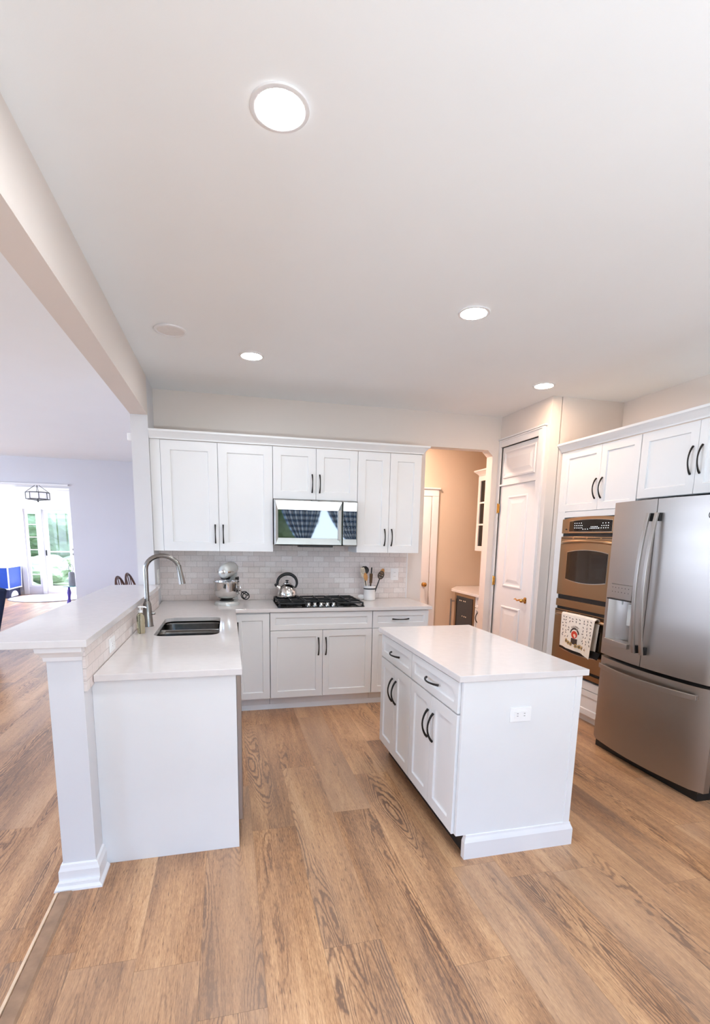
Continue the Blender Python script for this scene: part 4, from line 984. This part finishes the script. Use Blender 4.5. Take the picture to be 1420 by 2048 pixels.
for lb_, z, m_ in (('dark wine bottle lying highest in the hall rack', 1.18, 'blackglass'), ('dark wine bottle lying in the middle of the hall rack', 1.085, 'darkwood'), ('dark wine bottle lying lowest in the hall rack', 1.0, 'blackglass')):
    b_ = thing('wine_bottle', lb_, 'bottle', (2.8, .57, z), 'wine bottles in the hall rack')
    MB().lathe([(0, .0), (.034, .0), (.037, .006), (.037, .19), (.030, .215), (.015, .245), (.014, .30), (.0, .30)], T=lambda x, y, zz, z=z: Vector((2.925-zz, .57+x, z+.001+y)), seg=18).build('glass', M[m_], b_)
    MB().lathe([(0, .30), (.0155, .298), (.0155, .345), (0, .346)], T=lambda x, y, zz, z=z: Vector((2.925-zz, .57+x, z+.001+y)), seg=14).build('cork_cap', M['darkwood'], b_)

# ------------------------------------------------------------------ family room and foyer
sf = thing('sofa', 'dark navy sofa at the left edge, its back to the kitchen', 'sofa', (-3.035, 1.86, 0), None, R(24))
def sbox(n_, a, bv): bx(n_, M['fabric_navy'], a, sf, bv, True)
sbox('frame', (-1.90, -.14, .24, .95, .075, .44), .02)
MB().hexa([(-1.86, 0, .075), (-.085, 0, .075), (-.12, .24, .075), (-1.84, .24, .075)], [(-2.0, 0, .845), (.085, 0, .845), (.03, .24, .845), (-1.95, .24, .845)]).build('backrest', M['fabric_navy'], sf, .03, True)
for x0 in (-.36, -1.90): sbox('armrest', (x0, x0+.215, .24, .94, .44, .64), .03)
for x0 in (-1.68, -1.02): sbox('seat_cushion', (x0, x0+.655, .25, .96, .442, .56), .03)
for x, y in ((-.16, .06), (-1.78, .06), (-.18, .90), (-1.85, .90)): L_(MB().lathe([(0, 0), (.022, 0), (.030, .074), (0, .075)], (x, y, 0), 14), 'foot', M['darkwood'], sf)

def windsor(label, x, y, rz):
    r = thing('dining_chair', label, 'chair', (x, y, 0), 'wooden dining chairs behind the bar', rz)
    seat = [(.21*math.cos(a), .20*math.sin(a)) for a in [2*PI*k/28 for k in range(28)]]
    L_(MB().loft([[Vector((x_, y_, .43)) for x_, y_ in seat], [Vector((x_*1.02, y_*1.02, .445)) for x_, y_ in seat], [Vector((x_*.95, y_*.95, .462)) for x_, y_ in seat]]), 'seat', M['darkwood'], r)
    for sx, sy in ((1, 1), (-1, 1), (1, -1), (-1, -1)): L_(MB().tube([(.14*sx, .14*sy, .43), (.19*sx, .20*sy, 0)], [.016, .013], 10), 'leg', M['darkwood'], r)
    L_(MB().tube([(.165, -.17, .2), (.165, .17, .2)], .009, 8).tube([(-.165, -.17, .2), (-.165, .17, .2)], .009, 8).tube([(-.165, 0, .2), (.165, 0, .2)], .009, 8), 'stretcher', M['darkwood'], r)
    bow = []
    for i in range(25):
        a = PI*i/24; bow.append((.205*math.cos(a), .165+.11*math.sin(a), .455+.60*math.sin(a)**.75))
    L_(MB().tube(bow, .0125, 10), 'back_bow', M['darkwood'], r)
    for k in range(7):
        u = -.15+k*.05; s_ = math.sqrt(max(0, 1-(u*1.28/.205)**2)); L_(MB().tube([(u*.85, .165, .455), (u*1.28, .165+.11*s_, .455+.60*s_**.75)], .006, 6), 'spindle', M['darkwood'], r)
    return r
windsor('brown bow-back dining chair showing left of the other above the bar top', -1.29, .96, R(82))
windsor('brown bow-back dining chair nearer the stub wall, showing above the bar top', -1.275, 1.42, R(82))

gt = thing('game_table', 'blue arcade game table with white edges by the foyer wall', 'game table', (-5.6, 8.4, 0))
G0, G1, GY0, GY1 = -5.95, -5.24, 7.95, 8.70
w = MB().hexa([(G0+.10, GY0+.08, .0), (G1-.04, GY0+.08, .0), (G1-.04, GY1-.02, .0), (G0+.10, GY1-.02, .0)], [(G0+.10, GY0+.08, .20), (G1-.04, GY0+.08, .20), (G1-.04, GY1-.02, .20), (G0+.10, GY1-.02, .20)]); w.build('pedestal', M['dark_blue'], gt, .004)
w = MB(); ar = [(.16*math.cos(a)*1.3+8.33, .02+.13*math.sin(a)) for a in [PI*k/12 for k in range(13)]]; w.prism(ar, 0, .004, Fpx(G1-.04)); w.build('arch_opening', M['rug'], gt)
w = MB().hexa([(G0+.06, GY0+.05, .20), (G1-.02, GY0+.05, .20), (G1-.02, GY1, .20), (G0+.06, GY1, .20)], [(G0, GY0, .70), (G1+.0, GY0, .70), (G1+.0, GY1, .70), (G0, GY1, .70)]); w.build('cabinet_panel', M['blue'], gt, .003)
w = MB(); w.tube([(G1-.018, GY0+.048, .20), (G1+.002, GY0-.002, .70)], .016, 6).tube([(G1-.018, GY1, .20), (G1+.002, GY1, .70)], .014, 6).tube([(G1-.018, GY0+.045, .215), (G1-.018, GY1, .215)], .014, 6).tube([(G0+.06, GY0+.045, .215), (G1-.018, GY0+.045, .215)], .014, 6); w.build('white_edging', M['plate'], gt)
MB().box(G0-.02, G1+.02, GY0-.02, GY1+.02, .70, .755).build('table_rail', M['plate'], gt, .006)
o = MB().lathe([(0, 0), (.78, 0), (.78, .010), (.775, .012), (0, .012)], (-4.47, 8.02, .001), 64).build('pile', M['rug'])
rg = thing('rug', 'round pale rug with a thin dark rim inside the front door', 'rug', (-4.47, 8.02, 0)); o.parent = rg; o.location = (0, 0, .001)
MB().lathe([(.775, .001), (.80, .001), (.80, .012), (.787, .016), (.775, .013)], (-4.47, 8.02, .001), 64, ring=True).build('rim', M['rug_rim'], rg)
# pendant in the foyer
ch = thing('chandelier', 'black drum-frame pendant lamp hanging in the foyer', 'pendant lamp', (-4.2, 7.0, 2.16))
CX, CY = -4.2, 7.0
w = MB(); oct_ = [(CX+.215*math.cos(R(22.5+45*k)), CY+.215*math.sin(R(22.5+45*k))) for k in range(8)]
for z in (2.19, 2.325): w.tube([(x, y, z) for x, y in oct_], .009, 6, True)
for x, y in oct_: w.tube([(x, y, 2.19), (x, y, 2.325)], .007, 6)
for k in range(0, 8, 2): w.tube([(oct_[k][0], oct_[k][1], 2.325), (CX, CY, 2.50)], .005, 6)
w.tube([(CX, CY, 2.16), (CX, CY, 2.30)], .010, 8).lathe([(0, 2.13), (.02, 2.14), (.012, 2.155), (.10, 2.17), (.10, 2.178), (0, 2.18)], (CX, CY, 0), 20); w.build('frame', M['black'], ch)
MB().prism([(CX+(x-CX)*.95, CY+(y-CY)*.95) for x, y in oct_], 2.20, 2.315).build('shade', M['shade'], ch)
MB().tube([(CX, CY, 2.50), (CX, CY, 2.74)], .005, 6).lathe([(0, 2.735), (.06, 2.735), (.055, 2.758), (0, 2.758)], (CX, CY, 0), 20).build('stem', M['black'], ch)
# side table with vase
st = thing('side_table', 'small low table with purple leg beside the front door', 'table', (-3.74, 7.0, 0))
MB().lathe([(0, .365), (.14, .365), (.14, .380), (0, .380)], (-3.73, 7.0, 0), 24).build('top', M['teal'], st)
MB().tube([(-3.76, 7.0, 0), (-3.75, 7.0, .12), (-3.745, 7.0, .22), (-3.74, 7.0, .365)], [.045, .026, .040, .022], 12).build('leg', M['purple'], st)
vz = thing('watering_can', 'grey can with a thin loop handle on the small purple table', 'can', (-3.675, 7.0, .381))
MB().lathe([(0, 0), (.062, 0), (.066, .02), (.062, .27), (.050, .30), (0, .30)], (-3.672, 7.0, .381), 24).build('body', M['grey'], vz)
MB().tube([(-3.675+.045*math.cos(2*PI*k/16), 7.0, .76+.085*math.sin(2*PI*k/16)) for k in range(16)], .006, 6, True).build('loop_handle', M['grey'], vz)
# front doors
d3 = thing('door_3', 'white front door standing open, seen edge-on in the foyer', None, (-4.0, 8.4, 0)); struct(d3)
A = Vector((-4.10, 8.79, 0)); dv = Vector((.30, -.80, 0)).normalized(); nv = Vector((dv.y, -dv.x, 0)); FD = lambda u, v, w_: A+dv*u+nv*w_+Vector((0, 0, v))
w = MB().box(0, .86, .012, 2.03, -.02, .02, FD); raised(w, .12, .74, 1.0, 1.85, FD, .021); raised(w, .12, .74, .2, .85, FD, .021); w.build('leaf', M['trim'], d3)
for z in (1.02, 1.13): MB().lathe([(0, 0), (.022, 0), (.022, .03), (.028, .05), (.02, .065), (0, .066)], T=lambda x, y, zz, z=z: FD(.79+x, z+y, .02+zz), seg=16).build('knob', M['nickel'], d3)
d4 = thing('door_4', 'white storm door with tall glass and a middle rail in the foyer', None, (-4.44, 8.9, 0)); struct(d4)
FX = Fy(8.92); w = MB()
w.box(-4.738, -4.64, .01, 2.045, 0, .035, FX).box(-4.19, -4.136, .01, 2.045, 0, .035, FX).box(-4.64, -4.19, 1.975, 2.045, 0, .035, FX).box(-4.64, -4.19, .01, .105, 0, .035, FX).box(-4.64, -4.19, 1.03, 1.055, 0, .035, FX); w.build('frame', M['trim'], d4, .003)
MB().box(-4.64, -4.19, .105, 1.975, .014, .018, FX).build('pane', M['pane'], d4)
MB().box(-4.725, -4.70, .95, 1.08, .035, .05, FX).build('handle', M['black'], d4)

# ------------------------------------------------------------------ curtains at the rear window (mirrored in the microwave)
def curtain(label, x0, x1, tie, z_tie=1.35):
    me_n = 60; k = 26; mb = MB(); uvl = mb.bm.loops.layers.uv.new('uv'); g = []
    for i in range(me_n+1):
        row = []; u = i/me_n
        for j in range(k+1):
            v = j/k; z = 2.42-v*1.62
            if z > z_tie: q = ((2.42-z)/(2.42-z_tie))**1.8
            else: q = 1-.35*((z_tie-z)/(z_tie-.8))
            xs = x0+(x1-x0)*u; xn = tie+(u-.5)*.14; x = xs*(1-q)+xn*q
            row.append((mb.bm.verts.new((x, -6.36+.030*math.sin(u*40), z)), (u*1.5, v*1.62)))
        g.append(row)
    for i in range(me_n):
        for j in range(k):
            qd = [g[i][j], g[i+1][j], g[i+1][j+1], g[i][j+1]]; f_ = mb.f([p[0] for p in qd], True)
            for lp, p in zip(f_.loops, qd): lp[uvl].uv = p[1]
    o = mb.build('curtain', M['gingham'], None, sharp=180); s_ = o.modifiers.new('cloth', 'SOLIDIFY'); s_.thickness = .003
    return tag(o, label, 'curtain', 'gingham curtains at the rear window')
curtain('blue gingham curtain tied back near the middle of the rear window', .62, 1.55, 1.15)
curtain('blue gingham curtain at the right side of the rear window', 1.55, 2.40, 2.22)
curtain('blue gingham curtain at the left side of the rear window', -.80, -.20, -.70)
o = MB().tube([(-.95, -6.40, 2.45), (2.55, -6.40, 2.45)], .014, 12).build('curtain_rod', M['black_iron']); tag(o, 'black curtain rod over the rear window', 'rod')

# ------------------------------------------------------------------ outdoors beyond the front door and windows
o = MB().plate([(-60, -60), (60, -60), (60, 90), (-60, 90)], [], -.40, -.13-.001).build('lawn', M['lawn']); tag(o, 'lawn around the house', 'lawn', kind='stuff')
o = bx('front_step', M['concrete'], (-6.0, -2.8, 9.1, 11.2, -.13, -.02)); tag(o, 'pale concrete step outside the front door', 'step')
def blob(mb, c, rx, rz, seed):
    rn = random.Random(seed); tmp = bmesh.new(); bmesh.ops.create_icosphere(tmp, subdivisions=4, radius=1)
    ph = [(Vector((rn.uniform(-1, 1), rn.uniform(-1, 1), rn.uniform(-1, 1))).normalized(), rn.uniform(3, 9), rn.uniform(0, 6)) for _ in range(14)]
    for v in tmp.verts:
        d = sum(math.sin(v.co.dot(a)*f+p) for a, f, p in ph)/14; v.co = Vector(c)+Vector((v.co.x*rx, v.co.y*rx, v.co.z*rz))*(1+.38*d+rn.uniform(-.035, .035))
    me = D.meshes.new('t'); tmp.to_mesh(me); tmp.free(); mb.bm.from_mesh(me); D.meshes.remove(me)
def tree(label, x, y, h_, rw, m, seed):
    r = thing('tree', label, 'tree', (x, y, -.129), 'trees beyond the front door')
    MB().tube([(x, y, -.112), (x+.1, y, h_*.3), (x, y, h_*.6)], [.16, .12, .07], 10).build('trunk', m and M['bark'], r)
    w = MB(); rn = random.Random(seed)
    for k in range(5): blob(w, (x+rn.uniform(-.5, .5)*rw, y+rn.uniform(-.4, .4)*rw, h_*(.37+.13*k)), rw*rn.uniform(.55, .8), rw*rn.uniform(.36, .5), seed*10+k)
    w.build('crown', m, r)
tree('broad green tree filling the upper glass of the storm door', -7.9, 20, 2.9, 2.1, M['leaf'], 1)
tree('yellow-green tree behind the left of the storm door', -14.5, 26, 3.6, 2.0, M['leaf2'], 2)
tree('green tree further right beyond the storm door', -8.6, 33, 4.0, 2.6, M['leaf'], 3)
tree('tree on the lawn outside the rear kitchen window', .6, -14.5, 3.4, 2.4, M['leaf2'], 4)
def shrub(label, x, y, rw, h_, m, seed):
    w = MB(); blob(w, (x, y, -.05+h_*.47), rw, h_*.5, seed); o = w.build('shrub', m); tag(o, label, 'shrub', 'shrubs by the front step')
shrub('leafy shrub low in the storm door glass, left of the step', -5.9, 12.4, .7, .9, M['leaf'], 21)
shrub('paler shrub low in the storm door glass, behind the step', -5.1, 14.2, .8, .8, M['leaf2'], 22)
hs = thing('house', 'grey-roofed house across the street, seen through the storm door', 'house', (-9.5, 42, -.13))
bx('wall', M['siding'], (-14, -5.5, 40, 46, -.13, 2.4), hs)
MB().prism([(-14.6, 2.4), (-4.9, 2.4), (-7.5, 4.4), (-12, 4.4)], 39.5, 46.5, lambda u, v, w_: Vector((u, w_, v))).build('roof', M['roof'], hs)
bx('window', M['blackglass'], (-9.3, -8.1, 39.96, 40.02, .8, 1.9), hs)
